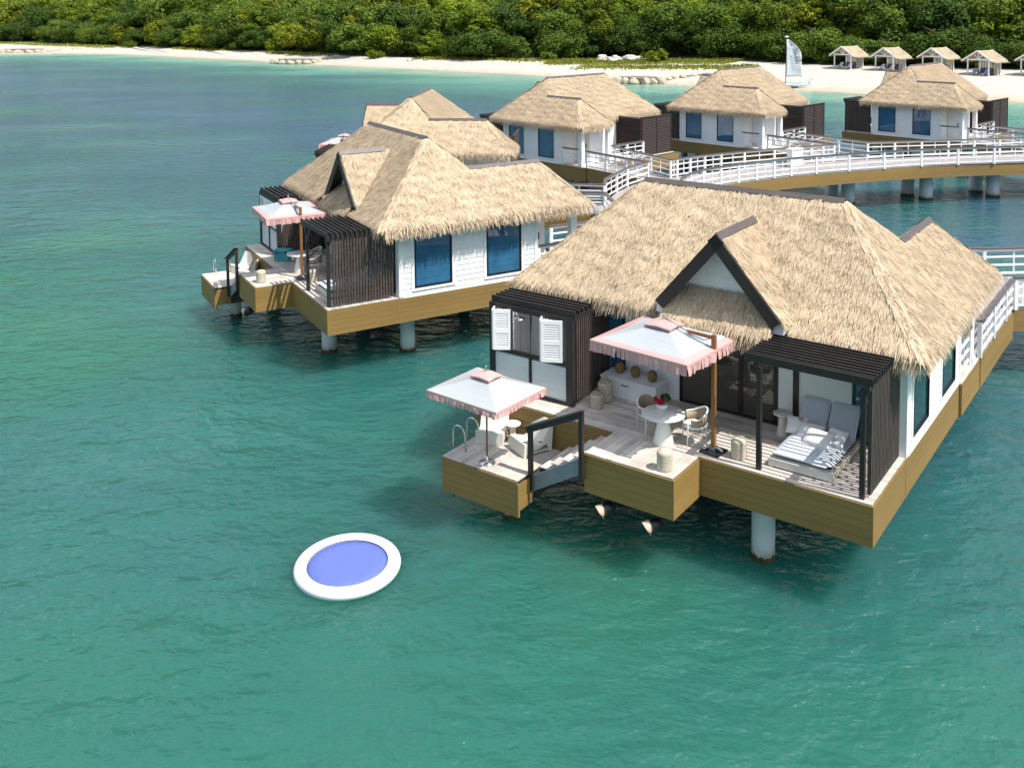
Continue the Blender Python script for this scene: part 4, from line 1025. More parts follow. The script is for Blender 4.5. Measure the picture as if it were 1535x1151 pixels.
def cushion(name, mat_, size, parent=None, loc=(0, 0, 0), rot=(0, 0, 0), puff=.5, n=10):
    """soft square cushion: thick in the middle, pinched towards the edge"""
    sx, sy, sz = size; vs = []; fs = []
    for s in (1, -1):
        for j in range(n + 1):
            for i in range(n + 1):
                u, v = i / n * 2 - 1, j / n * 2 - 1; e = (1 - abs(u) ** 4) * (1 - abs(v) ** 4)
                x = sx / 2 * u * (1 - .05 * (1 - v * v) * puff); y = sy / 2 * v * (1 - .05 * (1 - u * u) * puff)
                vs.append((x, y, s * sz / 2 * (puff * e ** .5 + (1 - puff) * min(1, e * 6) ** .5)))
    m = (n + 1) ** 2
    for j in range(n):
        for i in range(n):
            a = j * (n + 1) + i; fs += [(a, a + 1, a + n + 2, a + n + 1), (m + a, m + a + n + 1, m + a + n + 2, m + a + 1)]
    mb = MB(); mb.add(vs, fs); o = mb.build(name, M[mat_], parent, True); o.location = loc; o.rotation_euler = rot; return o
def daybed(label, loc, rz):
    t = thing('day_bed', label, 'day bed', loc, rz, 'double day beds under the pergolas')
    q = MB(); q.box(-.70, .70, -.06, .0, .03, .19); q.box(-.70, -.64, 0, 2.05, .06, .17); q.box(.64, .70, 0, 2.05, .06, .17)
    for y in (.1, .7, 1.3, 1.9): q.box(-.64, .64, y, y + .06, .06, .12)
    for x in (-.68, .60):
        for y in (-.05, 1.9): q.box(x, x + .08, y, y + .08, 0, .05)
    q.build('bed_frame', M['slat'], t)
    q = MB()
    for i in range(15): q.box(-.69, .69, .03 + i * .136, .095 + i * .136, .172, .20)
    q.build('bed_slats', M['slat'], t)
    cushion('mattress', 'cushion', (1.30, 1.72, .15), t, (0, .84, .277), puff=.12)
    for s in (-1, 1): cushion('back_cushion', 'cushion', (.65, .92, .13), t, (s * .335, 1.80, .585), (R_(52), 0, 0), puff=.15)
    q = MB()
    for s in (-1, 1): q.bar((s * .6, 1.6, .21), (s * .6, 2.1, .84), .05, .05)
    q.build('back_frame', M['slat'], t)
    return t
db = daybed('double day bed with pale blue cushions and pillows under the nearest pergola', FA(-1.62, .46, D), FA.y)
dup(db, 'double day bed just showing behind the dark slatted screen of the second terrace', FB(-1.70, .46, D), FB.y)
PG = 'pillows on the nearest day bed'
for lx, ly, lz, sz, rot, lab, trim in ((-2.16, 1.70, .48, (.46, .40, .15), (R_(50), 0, R_(8)), 'square pillow with a tan band at the outer corner of the day bed', 1),
                                       (-1.80, 1.56, .47, (.60, .40, .16), (R_(44), 0, R_(-4)), 'plain pillow hidden mostly behind the big white one on the day bed', 0),
                                       (-1.55, 1.32, .47, (.66, .44, .17), (R_(38), 0, R_(-10)), 'big plain white lumbar pillow leaning frontmost on the day bed', 0),
                                       (-1.22, 1.52, .49, (.46, .42, .15), (R_(46), 0, R_(-14)), 'square white tufted pillow with dark tassels on the day bed', 2)):
    o = cushion('pillow', 'pillow', sz, None, FA(lx, ly, D + lz), (rot[0], 0, rot[2] + FA.y), .8); tag(o, lab, 'pillow', PG)
    if trim == 1: MB().box(.03, .13, -.17, .17, .062, .072).build('band', M['pillow_trim'], o)
    if trim == 2:
        q = MB()
        for i in range(9): q.tube([(-.22, -.18 + i * .045, 0), (-.26, -.18 + i * .045, -.005), (-.275, -.19 + i * .045, -.03)], .008, 5)
        q.build('tassel', M['navy'], o)
def lounge(label, loc, rz):
    t = thing('lounge_chair', label, 'lounge chair', loc, rz, 'moulded low lounge chairs on bathing platforms')   # front edge at y = 0, faces -y
    pr = [(0, 0), (.02, .33), (.06, .345), (.42, .235), (.50, .26), (.79, .73), (.83, .735), (.845, .70), (.80, .02), (.74, 0), (.66, .22), (.44, .14), (.12, .10), (.08, 0)]
    q = MB(); q.extr(pr, (-.36, 0, 0), (0, 1, 0), (0, 0, 1), (.72, 0, 0)); q.build('shell', M['plastic'], t, bevel=.018)
    MB().box(-.33, .33, .10, .72, .05, .09).build('inner_shelf', M['plastic'], t)
    MB().box(.352, .366, .42, .50, .30, .325).build('slot', M['black'], t)
    return t
l0 = lounge('cream moulded lounge chair behind the parasol pole and pool ladder', FA(-9.02, -.80, 1.55), FA.y + R_(24))
dup(l0, 'cream moulded lounge chair between the small round table and the dark stair handrail', FA(-8.22, -.76, 1.55), FA.y + R_(-24))
dup(l0, 'cream moulded lounge chair on the bathing platform of the second bungalow', FB(-8.2, -.85, 1.55), FB.y + R_(-28))
dup(l0, 'cream moulded lounge chair half hidden by its twin on the second bathing platform', FB(-9.0, -.75, 1.55), FB.y + R_(20))
st_ = thing('drinks_table', 'small cream mushroom table between the two lounge chairs', 'table', FA(-8.66, -.30, 1.55))
MB().lathe([(.13, .43), (.20, .455), (.205, .475), (.19, .485), (.17, .478), (.05, .478)], n=28).build('tabletop', M['plastic'], st_, True); MB().lathe([(.15, 0), (.15, .015), (.07, .22), (.085, .42), (.10, .43)], n=24).build('pedestal', M['plastic'], st_, True)
cl = thing('cool_box', 'turquoise cool box with dark carry straps on the second terrace', 'cool box', FB(-6.90, .62, D), FB.y + R_(52))
q = MB(); q.extr([(-.30, 0), (.30, 0), (.33, .34), (-.33, .34)], (0, -.20, 0), (1, 0, 0), (0, 0, 1), (0, .40, 0)); q.build('body', M['cooler'], cl, bevel=.025)
MB().box(-.35, .35, -.22, .22, .345, .45).build('lid', M['cooler'], cl, bevel=.03)
for s in (-1, 1): MB().tube([(s * .34, -.13, .30), (s * .40, -.10, .22), (s * .40, .10, .22), (s * .34, .13, .30)], .014, 6).build('handle', M['dkteal'], cl)
q = MB()
for x in (-.18, .18): q.box(x - .025, x + .025, -.245, -.215, .28, .42)
q.build('latch', M['dkteal'], cl)
def spot(label, loc, rz):
    t = thing('underwater_spotlight', label, 'spotlight', loc, rz, 'black spotlights hung under the front platforms')
    t.rotation_mode = 'XYZ'
    q = MB(); q.tube([(0, .14, .0), (0, .02, -.02), (0, -.16, -.10), (0, -.21, -.12)], [.10, .15, .175, .18], 20); q.build('housing', M['black'], t, True)
    q = MB(); q.tube([(0, -.211, -.121), (0, -.235, -.131)], .170, 24); q.build('lens', M['lens'], t)
    q = MB(); n = 12
    vs = []
    for i in range(n + 1):
        a = math.pi * (i / n); x, z = .185 * math.cos(a), .185 * math.sin(a)
        vs += [(x, -.19, -.112 + z), (x * .96, -.19 - .04 - .13 * max(0, math.sin(a)) ** .6, -.135 + z * .92)]
    q.add(vs, [(2 * i, 2 * i + 1, 2 * i + 3, 2 * i + 2) for i in range(n)]); q.build('hood', M['lens'], t, True)
    t.scale = (.88, .88, .88)
    q = MB(); q.tube([(0, .12, .05), (0, .12, .42)], .02, 8); q.tube([(.16, .05, 0), (.16, .05, .42)], .016, 8); q.tube([(-.16, .05, 0), (-.16, .05, .42)], .016, 8); q.build('bracket', M['black'], t)
    return t
s0 = spot('black spotlight with pale hood under the front platform, beside the dark stair handrail', FA(-5.36, -1.20, 1.27), FA.y + R_(-40))
dup(s0, 'black spotlight with pale hood under the sunlit corner of the nearest front platform', FA(-4.20, -1.18, 1.25), FA.y + R_(-40))
dup(s0, 'black spotlight with pale hood under the front platform of the second bungalow', FB(-5.0, -1.2, 1.22), FB.y + R_(-40))
# floating trampoline
tr = thing('water_trampoline', 'round white inflatable trampoline with a blue mat floating on the water', 'trampoline', (-3.75, 20.85, .08), 0)
tr.rotation_euler = (R_(1.2), R_(-.8), 0)
q = MB(); n, m_ = 96, 20; vs = []
for i in range(n):
    a = 2 * math.pi * i / n
    for j in range(m_):
        b_ = 2 * math.pi * j / m_; r = 1.02 + .155 * math.cos(b_); vs.append((r * math.cos(a), r * math.sin(a), .03 + .13 * math.sin(b_)))
q.add(vs, [(i * m_ + j, ((i + 1) % n) * m_ + j, ((i + 1) % n) * m_ + (j + 1) % m_, i * m_ + (j + 1) % m_) for i in range(n) for j in range(m_)]); q.build('inflatable_ring', M['vinyl'], tr, True)
MB().lathe([(.88, .055), (.87, .075), (.60, .072), (.30, .070), (.02, .070)], n=72).build('jump_mat', M['mat'], tr, True)
MB().tube([(.885 * math.cos(a), .885 * math.sin(a), .085) for a in np.linspace(0, 2 * math.pi, 97)[:-1]], .014, 6, True).build('seam', M['navy'], tr, True)
MB().tube([(1.02 * math.cos(a), 1.02 * math.sin(a), .158) for a in np.linspace(0, 2 * math.pi, 97)[:-1]], .006, 5, True).build('weld', M['vinyl'], tr, True)
# ------------------------------------------------------------------ trees
def crown_mesh(name, mat_, w, h, nclump, nleaf, s, seed, droop=0.0, flat=.75):
    g = np.random.default_rng(seed); Vs, Fs, o = [], [], 0
    for c in range(nclump):
        d = g.normal(0, 1, 3); d /= np.linalg.norm(d); r = g.random() ** .55
        c0 = np.array([d[0] * w * .5 * r * .90, d[1] * w * .5 * r * .90, h * .52 + d[2] * h * .46 * r])
        R = w * (.07 + .16 * g.random()); k = int(nleaf * (.6 + .8 * g.random()))
        dd = g.normal(0, 1, (k, 3)); dd /= np.linalg.norm(dd, axis=1)[:, None]
        rr = R * (.55 + .55 * g.random(k))[:, None]
        P = c0 + dd * rr * np.array([1, 1, flat]); P[:, 2] -= droop * R * g.random(k)
        Nn = dd + np.array([0, 0, .55])
        V, F = leaves(P, Nn, s, g, .45, .62); Vs.append(V); Fs.append(F + o); o += len(V)
    V, F = np.concatenate(Vs), np.concatenate(Fs); V[:, 2] = np.maximum(V[:, 2], .05)
    me = npmesh(name, V, F); me.materials.append(M[mat_]); return me
def trunk_mesh(name, h, r, seed):
    g = random.Random(seed); q = MB(); pts = [(0, 0, -.4)]; x = y = 0
    for i in range(1, 6):
        x += g.uniform(-.25, .25); y += g.uniform(-.25, .25); pts.append((x, y, h * .62 * i / 5))
    q.tube(pts, [r * (1 - .13 * i) for i in range(6)], 8)
    for i in range(5):
        b_ = Vector(pts[3 + i % 3]); a = g.uniform(0, 6.28); L = h * g.uniform(.2, .34); e = b_ + Vector((math.cos(a) * L, math.sin(a) * L, L * .8))
        q.tube([b_, (b_ + e) / 2 + Vector((0, 0, .15)), e], [r * .45, r * .3, r * .12], 6)
    me = bpy.data.meshes.new(name); me.from_pydata(q.v, [], q.f); me.materials.append(M['bark']); return me
KINDS = []
for i, (mt, w_, h_, nc, nl, s_, fl_, lab) in enumerate((
        ('leafB', 9.0, 7.0, 50, 273, 0.33, .85, 'dense dark green tree'), ('leafB', 7.5, 6.0, 37, 294, 0.343, .8, 'rounded dark green tree'),
        ('leafA', 8.5, 8.0, 33, 315, 0.396, .7, 'bushy mid green tree'), ('leafA', 9.5, 9.0, 35, 315, 0.436, .65, 'broad mid green tree'),
        ('leafC', 6.0, 5.5, 28, 273, 0.356, .75, 'yellow green bushy tree'), ('leafA', 7.0, 10.0, 33, 315, 0.383, .9, 'tall narrow green tree'),
        ('leafB', 10.5, 8.5, 41, 315, 0.409, .7, 'very wide dark tree'), ('leafC', 8.5, 8.0, 30, 294, 0.409, .6, 'loose pale green tree'))):
    KINDS.append((crown_mesh('crown', mt, w_, h_, nc, nl, s_, 100 + i, flat=fl_), trunk_mesh('trunk', h_ * 1.15, .22, 50 + i), h_, w_, lab))
VGL = VG; vs_len = np.r_[0, np.cumsum(np.linalg.norm(np.diff(VG, axis=0), axis=1))]
def on_veg(s):
    return np.array([np.interp(s, vs_len, VG[:, 0]), np.interp(s, vs_len, VG[:, 1])])
s_lo = vs_len[2] - 10; s_hi = vs_len[18] + 42
GT = 'trees of the wooded shore behind the beach'
WHERE = ('at the far end of the beach', 'behind the bare middle beach', 'behind the grassy bank', 'behind the beach huts')
def where(x): return WHERE[0] if x < -62 else WHERE[1] if x < -8 else WHERE[2] if x < 44 else WHERE[3]
ROWN = ('by the sand, ', 'just behind the first trees, ', 'partway up the slope, ', 'high on the slope, ', 'atop the slope, ')
cnt = 0
tr_rng = random.Random(5)
for row_, (off, hmin, hmax, step) in enumerate(((3.0, 5.2, 9.0, 6.6), (9.5, 8.0, 11.5, 7.2), (16.5, 9.5, 14.0, 7.6), (26, 10.5, 14, 8.4), (40, 11, 15, 9.6))):
    s = s_lo + row_ * 1.7
    while s < s_hi:
        far_ = max(0, min(1, (on_veg(s)[1] - 150) / 170)); st_ = step * (1 + .35 * far_)
        p = on_veg(s) + nrm * (off + tr_rng.uniform(-1.8, 1.8) * (1 if row_ else .7)); s += st_ * tr_rng.uniform(.8, 1.2)
        ht = tr_rng.uniform(hmin, hmax) * (1 + .10 * far_)
        if row_ == 0 and 7 < p[0] < 46: p = p + nrm * 3.0
        if p[0] > 50 and row_ == 0: ht *= .8
        k = tr_rng.choices(range(8), weights=((5, 5, 3, 1, 1.6, 0, 2, .6), (4, 3, 3, 2, 1.2, 2, 3, 1), (2, 1, 4, 4, 1, 3, 2, 2), (1, 1, 4, 4, 1, 3, 1, 3), (1, 1, 4, 4, 1, 3, 1, 3))[row_])[0]
        cm, tm, h0, w0, lab = KINDS[k]; sc = ht / (h0 * 1.02); base = h0 * .10 if row_ == 0 else h0 * .25
        sx = sc * tr_rng.uniform(.95, 1.25) * (1.12 if row_ == 0 else 1)
        t = thing('shore_tree', f'{lab}, {ROWN[row_]}{where(p[0])}', 'tree', (p[0], p[1], ground_z(tuple(p)) - .1), tr_rng.uniform(0, 6.28), GT, (sx, sx, sc))
        c = bpy.data.objects.new('crown', cm); col.objects.link(c); c.parent = t; c.location = (0, 0, -h0 * .06 if row_ == 0 else h0 * .06)
        k_ = bpy.data.objects.new('trunk', tm); col.objects.link(k_); k_.parent = t; cnt += 1
# low shrubs and grass on the bank
sh_me = crown_mesh('shrub', 'leafC', 3.4, 1.8, 22, 90, .28, 300); sh2 = crown_mesh('shrub', 'leafA', 3.0, 1.7, 20, 90, .30, 301)
for i, (x, y, sc, me_, lab) in enumerate(((27.4, 187.5, 1.55, sh_me, 'low rounded yellow green shrub beside the white boulder heap'), (-112.5, 289, 1.2, sh_me, 'yellow green shrub at the end of the far strip of grass'), (7, 196, 1.3, sh2, 'low green shrub at the edge of the grassy bank'),
                                  (-30, 214, 1.2, sh_me, 'yellow green shrub in front of the dark trees, middle of the beach'), (80, 147.0, 1.1, sh_me, 'low leafy hedge shrub behind the beach hut with lilac loungers'), (86, 144.5, 1.1, sh2, 'low leafy hedge shrub between the last two beach huts'), (74.5, 155.0, 1.0, sh2, 'low leafy shrub left of the hut with lilac loungers'))):
    o = bpy.data.objects.new('shrub', me_); col.objects.link(o); o.location = (x, y, ground_z((x, y)) - .1); o.scale = (sc, sc, sc * .9); o.rotation_euler = (0, 0, i * 1.3); tag(o, lab, 'shrub')
gp = []
for (a, b_, wd, n) in (((8, 191.5), (42, 184), 5.0, 26000), ((12, 181), (42, 172), 4.0, 4500), ((-195, 352), (-118, 292), 3.5, 3500), ((-20, 208), (9, 193), 3.0, 2200), ((-62, 246), (-40, 226), 1.6, 700), ((-95, 274), (-75, 258), 1.6, 500)):
    a, b_ = np.array(a), np.array(b_); t_ = nr.random(n)[:, None]; P = a + (b_ - a) * t_ + nrm * (nr.normal(0, .45, n)[:, None] * wd)
    clump = np.sin(P[:, 0] * .9) * np.sin(P[:, 1] * 1.1 + P[:, 0] * .4) + nr.normal(0, .5, n)
    gp.append(P[clump > -.35])
gp = np.concatenate(gp); ds_, dv_ = poly_dist(gp, SH), poly_dist(gp, VG); ok = (-ds_ > 5); gp = gp[ok]; ds_, dv_ = ds_[ok], dv_[ok]
gz = np.where(dv_ <= 0, np.interp(-dv_, [0, 6, 14, 28], [1.45, 1.9, 3.0, 5.2]), np.interp(-ds_ / np.maximum(1e-3, -ds_ + dv_), [0, .12, .3, .5, .75, 1], [.02, .28, .6, .85, 1.15, 1.45]))
k = len(gp); a = nr.random(k) * 6.28; ww = .10 + .16 * nr.random(k); hh = .2 + .42 * nr.random(k); ln = nr.normal(0, .22, (k, 2))
dx = np.c_[np.cos(a) * ww, np.sin(a) * ww]; B = np.c_[gp, gz - .05]
V = np.stack([np.c_[gp - dx, B[:, 2]], np.c_[gp + dx, B[:, 2]], np.c_[gp + dx * .3 + ln, B[:, 2] + hh], np.c_[gp - dx * .3 + ln, B[:, 2] + hh]], 1).reshape(-1, 3)
o = finish(npmesh('beach_grass', V, np.arange(4 * k).reshape(-1, 4)), 'beach_grass', 'grass'); tag(o, 'yellow green grass growing along the back of the beach', 'grass', kind='stuff')

# ------------------------------------------------------------------ boulders, groynes
def boulder_mesh(seed):
    g = np.random.default_rng(seed); import bmesh
    bm = bmesh.new(); bmesh.ops.create_icosphere(bm, subdivisions=3, radius=1)
    ax = [(v / np.linalg.norm(v), .62 + .3 * g.random()) for v in g.normal(0, 1, (11, 3))]
    for v in bm.verts:
        p = np.array(v.co)
        for n_, d_ in ax:
            e = p @ n_ - d_
            if e > 0: p = p - n_ * e * .9
        v.co = p * (1 + .04 * math.sin(p[0] * 9 + seed) * math.sin(p[1] * 8))
    me = bpy.data.meshes.new('boulder'); bm.to_mesh(me); bm.free(); return me
BM = []
for i in range(6):
    me = boulder_mesh(i); me.materials.append(M['bstone' if i >= 3 else 'stone']); BM.append(me)
def boulder(me, loc, sc, rz, label, group):
    o = bpy.data.objects.new('boulder', me); col.objects.link(o); o.location = loc; o.scale = sc; o.rotation_euler = (rng.uniform(-.2, .2), rng.uniform(-.2, .2), rz); return tag(o, label, 'boulder', group)
def groyne(cx, cy, rx, ry, n, lab, zt, tail):
    t = tag(MB().lathe([(.98, -.3), (1, zt - .12), (1, zt), (.96, zt + .04), (.1, zt + .05)], n=40).build('groyne_slab', M['slab'], None), 'flat grey slab capping ' + lab, 'slab', 'flat slabs on the stone groynes')
    t.location = (cx, cy, 0); t.scale = (rx * .80, ry * .80, 1); t.rotation_euler = (0, 0, R_(-14))
    for i in range(n):
        a = 2 * math.pi * (i + rng.uniform(-.2, .2)) / n; x, y = rx * math.cos(a), ry * math.sin(a); c_, s_ = math.cos(R_(-14)), math.sin(R_(-14))
        boulder(BM[i % 3], (cx + x * c_ - y * s_, cy + x * s_ + y * c_, .32), (rng.uniform(.75, 1.05) * rx * 3.3 / n, rng.uniform(.7, .9), rng.uniform(.6, .85)), a + rng.uniform(-.3, .3) + math.pi / 2, 'pale block of stone in the ring around ' + lab, 'stones ringing ' + lab)
    for i in range(tail):
        boulder(BM[i % 3], (cx + rx + 1.2 * i + rng.uniform(-.3, .3), cy + ry * .4 + i * .9 + rng.uniform(-.6, .6), .5 + .05 * i), (rng.uniform(.5, .9), rng.uniform(.4, .7), rng.uniform(.25, .45)), rng.uniform(0, 6), 'pale stone half buried in sand beside ' + lab, 'buried stones beside ' + lab)
groyne(20.0, 154.6, 3.7, 2.6, 15, 'the groyne nearest the white boulders', .95, 8)
groyne(-48.2, 219.0, 5.4, 3.4, 16, 'the middle groyne', .95, 5)
groyne(-144.0, 289.5, 8.5, 4.2, 18, 'the farthest groyne', 1.0, 6)
for i in range(22):
    u = rng.random(); x = 16.8 + 8.6 * u; y = 191.6 - 1.2 * u + rng.uniform(-1.4, 1.4); hgt = 1 if .1 < u < .4 or u > .5 else .5
    s_ = rng.uniform(.55, 1.15); boulder(BM[3 + i % 3], (x, y, ground_z((x, y)) + rng.uniform(.1, .75 * hgt)), (s_ * 1.25, s_, s_ * .75), rng.uniform(0, 6), 'white boulder in the heap on the grassy bank', 'heap of white boulders on the grass')

# ------------------------------------------------------------------ beach huts with loungers
def hut():
    t = thing('beach_hut', 'white open beach hut', 'beach hut'); W, Dp, hE, hA = 2.0, 1.5, 2.25, 3.55
    for x in (-W * .78, W * .78):
        for y in (-Dp * .85, Dp * .85): MB().box(x - .07, x + .07, y - .07, y + .07, -.4, hE + .1).build('post', M['white'], t)
    f = MB()
    for y in (-Dp * .85, Dp * .85):
        f.box(-W * .86, W * .86, y - .06, y + .06, hE - .10, hE + .06)
        for s_ in (1, -1): f.bar((0, y, hE + .05), (s_ * .62, y, hE + .72), .08, .08)
        f.bar((0, y, hE), (0, y, hA - .18), .08, .08, (1, 0, 0))
    for x in (-W * .78, W * .78): f.box(x - .06, x + .06, -Dp * .86, Dp * .86, hE - .09, hE + .05)
    for y in (-Dp - .12, Dp + .06):
        for s_ in (1, -1): f.bar((0, y + .03, hA - .03), (s_ * (W + .33), y + .03, hE - .22), .07, .22)
    f.build('truss', M['white'], t)
    b_ = MB()
    for i in range(13): x = -W * .7 + i * W * 1.4 / 12; b_.box(x - .035, x + .035, Dp * .83, Dp * .87, .1, hE - .1)
    for i in range(5): y = 0 + i * Dp * .8 / 4; b_.box(W * .76, W * .80, y - .03, y + .03, .1, hE - .1)
    b_.build('slatted_back', M['slat'], t)
    sl_ = (hA - hE + .2) / (W + .3)
    fh = lambda s_: (lambda z: ((s_ * (hA - z) / sl_, -Dp - .1, z), (s_ * (hA - z) / sl_, Dp + .1, z)))
    bq = quads([[(0, -Dp - .08, hA - .04), (0, Dp + .08, hA - .04), (s_ * (W + .25), Dp + .08, hE - .19), (s_ * (W + .25), -Dp - .08, hE - .19)] for s_ in (1, -1)])
    thatch('roof', [bq] + [blades(fh(s_), hE - .16, hA, .11, .035, .45, .05, seed=70 + s_, fringe=3, fr_len=(.15, .32)) for s_ in (1, -1)], t)
    MB().box(-W * .6, W * .6, Dp * .2, Dp * .75, .05, .42).build('daybed_base', M['sofa'], t)
    MB().box(-W * .6, W * .6, Dp * .6, Dp * .75, .42, .95).build('daybed_back', M['sofa'], t)
    return t
GH = 'white thatched beach huts'
ht0 = None
HUTS = ((56.9, 165.6, 'nearest the beached sailboat'), (61.9, 160.2, 'second along from the sailboat'), (68.3, 157.0, 'half hidden by a bungalow ridge'), (72.0, 149.3, 'with two lilac loungers in front'), (79.0, 147.0, 'cut off by the picture edge'))
def lounger(mt, label, loc, rz):
    t = thing('sun_lounger', label, 'sun lounger', loc, rz, 'sun loungers in front of the beach huts')
    q = MB(); q.box(-.32, .32, -.2, 1.1, .30, .38); q.build('seat', M[mt], t)
    q = MB(); q.obox((-.32, 1.1, .30), (.64, 0, 0), (0, .55, .62), (0, -.06, .07)); q.build('backrest', M[mt], t)
    for x in (-.28, .24):
        for y in (-.1, 1.0): MB().box(x, x + .05, y, y + .05, -.1, .30).build('leg', M['white'], t)
    return t
lg = {}
for i, (x, y, lab) in enumerate(HUTS):
    z = ground_z((x, y)); rz = R_(-60)
    if ht0 is None: ht0 = hut(); o = ht0; o.scale = (1.12, 1.12, 1.05); o['group'] = GH; o.location = (x, y, z); o.rotation_euler = (0, 0, rz); o['label'] = 'white open thatched beach hut ' + lab
    else: o = dup(ht0, 'white open thatched beach hut ' + lab, (x, y, z), rz, GH)
    mt = 'loungeblue' if i == 3 else 'loungegrey'
    for s_, sd in ((-1, 'far'), (1, 'near')):
        px_, py_ = x + s_ * .95 * math.cos(rz) + 2.0 * math.sin(rz), y + s_ * .95 * math.sin(rz) - 2.0 * math.cos(rz)
        lb = f'{"lilac" if i == 3 else "pale grey"} sun lounger at the {"boat" if s_ < 0 else "hedge"} side, hut ' + lab
        if mt not in lg: lg[mt] = lounger(mt, lb, (px_, py_, ground_z((px_, py_)) + .05), rz)
        else: dup(lg[mt], lb, (px_, py_, ground_z((px_, py_)) + .05), rz)

# ------------------------------------------------------------------ beached catamaran
bt = thing('sailing_catamaran', 'white sailed beach catamaran with pale blue hulls pulled up on the sand', 'sailboat', (40.9, 141.9, .30), R_(-12))
def hull(y):
    q = MB(); vs = []; n = 13
    for i in range(n):
        u = i / (n - 1); x = -2.05 + 4.1 * u; w_ = .24 * (1 - abs(2 * u - 1) ** 2.6) + .02; zt = .42 + .18 * (1 - u) ** 3; zb = .02 + .34 * (abs(2 * u - 1)) ** 3
        for a in range(8):
            t_ = math.pi * 2 * a / 8; vs.append((x, y + w_ * math.cos(t_), (zt + zb) / 2 + (zt - zb) / 2 * math.sin(t_)))
    q.add(vs, [(i * 8 + j, (i + 1) * 8 + j, (i + 1) * 8 + (j + 1) % 8, i * 8 + (j + 1) % 8) for i in range(n - 1) for j in range(8)])
    return q.build('hull', M['hullblue'], bt, True)
hull(-.95); hull(.95)
q = MB(); q.tube([(-1.2, -.95, .5), (-1.2, .95, .5)], .05, 8); q.tube([(.9, -.95, .5), (.9, .95, .5)], .05, 8); q.build('crossbeam', M['chrome'], bt, True)
MB().box(-1.15, .85, -.85, .85, .47, .50).build('trampoline', M['hullblue'], bt)
MB().tube([(-1.2, 0, .5), (-1.12, 0, 7.15)], .05, 8).build('mast', M['black'], bt, True)
MB().lathe([(.05, 7.05), (.26, 7.12), (.28, 7.22), (.15, 7.32)], (-1.1, 0), 14).build('float', M['resin'], bt, True)
MB().tube([(-1.15, 0, 1.42), (1.15, .06, 1.40)], .035, 8).build('boom', M['chrome'], bt, True)
for y in (-.95, .95):
    q = MB(); q.box(2.02, 2.28, y - .02, y + .02, .1, .75); q.tube([(2.1, y, .75), (1.2, y * .5, .85)], .02, 6); q.build('rudder', M['sailcloth'], bt)
q = MB(); q.tube([(1.5, -.7, .55), (1.9, -.5, 1.0), (2.6, .2, 1.05), (2.2, .9, .6)], .025, 6); q.build('tiller', M['chrome'], bt, True)
# main sail, slightly bellied
nu, nv = 14, 30; vs = []
for j in range(nv + 1):
    v = j / nv; z = 1.5 + 5.35 * v; xl = -1.14 + .06 * v; wd_ = 2.22 * (1 - v * .10) if v < .55 else 2.10 * (1 - ((v - .55) / .45) ** 1.9 * .80)
    for i in range(nu + 1): u = i / nu; vs.append((xl + wd_ * u, .10 * math.sin(math.pi * u) + .03 * math.sin(v * 22) * u, z - .12 * u * v))
q = MB(); q.add(vs, [(j * (nu + 1) + i, j * (nu + 1) + i + 1, (j + 1) * (nu + 1) + i + 1, (j + 1) * (nu + 1) + i) for j in range(nv) for i in range(nu)])
sail = q.build('sail', M['sailcloth'], bt, True)
so_ = sail.modifiers.new('thickness', 'SOLIDIFY'); so_.thickness = .012
def letters(txt, size, loc, rot, parent, shear=.35, off=.012):
    cu = bpy.data.curves.new('lettering', 'FONT'); cu.body = txt; cu.size = size; cu.shear = shear; cu.extrude = .006; cu.offset = off; cu.align_x = 'CENTER'
    tmp = bpy.data.objects.new('tmp_text', cu); col.objects.link(tmp); dg = bpy.context.evaluated_depsgraph_get(); me = bpy.data.meshes.new_from_object(tmp.evaluated_get(dg)); bpy.data.objects.remove(tmp); bpy.data.curves.remove(cu)
    me.name = 'lettering'; o = finish(me, 'lettering', 'ink', parent); o.location = loc; o.rotation_euler = rot; return o
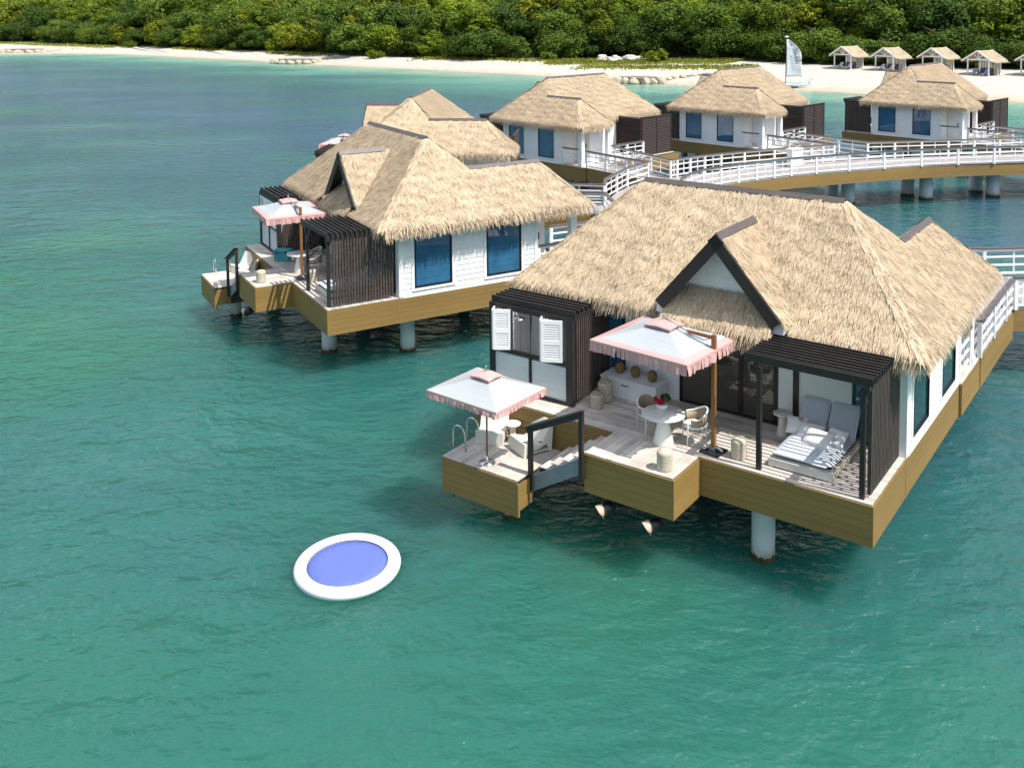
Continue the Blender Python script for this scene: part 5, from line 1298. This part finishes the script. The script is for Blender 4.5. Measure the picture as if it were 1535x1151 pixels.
# script wordmark drawn as pen strokes running down the sail
def script(parent):
    S = 1.0; q = MB()
    glyph = [  # strokes in a running hand, x advances with the word
        [(.42, .98), (.30, 1.10), (.12, 1.02), (.08, .82), (.24, .62), (.38, .42), (.30, .14), (.08, .04), (-.06, .16)],
        [(.80, .40), (.62, .46), (.50, .26), (.56, .06), (.72, .10), (.82, .42), (.80, .10), (.92, .04)],
        [(.98, .42), (1.00, .06)], [(1.00, .22), (1.12, .44), (1.24, .40), (1.24, .08), (1.36, .06)],
        [(1.72, .36), (1.56, .46), (1.44, .24), (1.52, .04), (1.68, .12), (1.80, 1.06), (1.74, .12), (1.86, .04)],
        [(2.22, .40), (2.04, .46), (1.92, .26), (1.98, .06), (2.14, .10), (2.24, .42), (2.22, .10), (2.34, .06)],
        [(2.36, .10), (2.50, .70), (2.48, 1.04), (2.42, .90), (2.42, .16), (2.54, .05)],
        [(2.60, .12), (2.78, .46), (2.86, .16), (2.76, .02), (2.62, .06)]]
    for st in glyph:
        P = smooth(st, 2); pts = [(.07 + .0, 0, 0)] and [(x_ * .95, 0, y_ * 1.15) for x_, y_ in P]
        for a_, b2 in zip(pts[:-1], pts[1:]):
            d = Vector(b2) - Vector(a_)
            if d.length > 1e-4: q.bar(Vector(a_) - d * .1, Vector(b2) + d * .1, .012, .068, Vector((-d.z, 0, d.x)))
    return q
m0 = script(sail)
def place_script(front):
    o = m0.build('lettering', M['ink'], sail); k = .82
    o.matrix_local = Matrix.Translation((-.30, -.115 if front else .16, 5.45)) @ Matrix.Rotation(R_(77), 4, 'Y') @ Matrix.Scale(k, 4); return o
place_script(True)
q = MB(); q.bar((-.62, -.075, 5.92), (-.35, -.085, 6.12), .012, .07, (-1, 0, 1)); q.bar((-.52, -.08, 6.12), (-.42, -.08, 5.82), .012, .06, (1, 0, .3)); q.bar((-.40, -.09, 6.05), (-.25, -.09, 5.90), .012, .05, (1, 0, 1)); q.build('emblem', M['ink'], sail)
q = MB(); q.bar((-.55, -.075, 4.30), (-.45, -.08, 4.40), .012, .06, (-1, 0, 1)); q.build('emblem', M['ink'], sail)
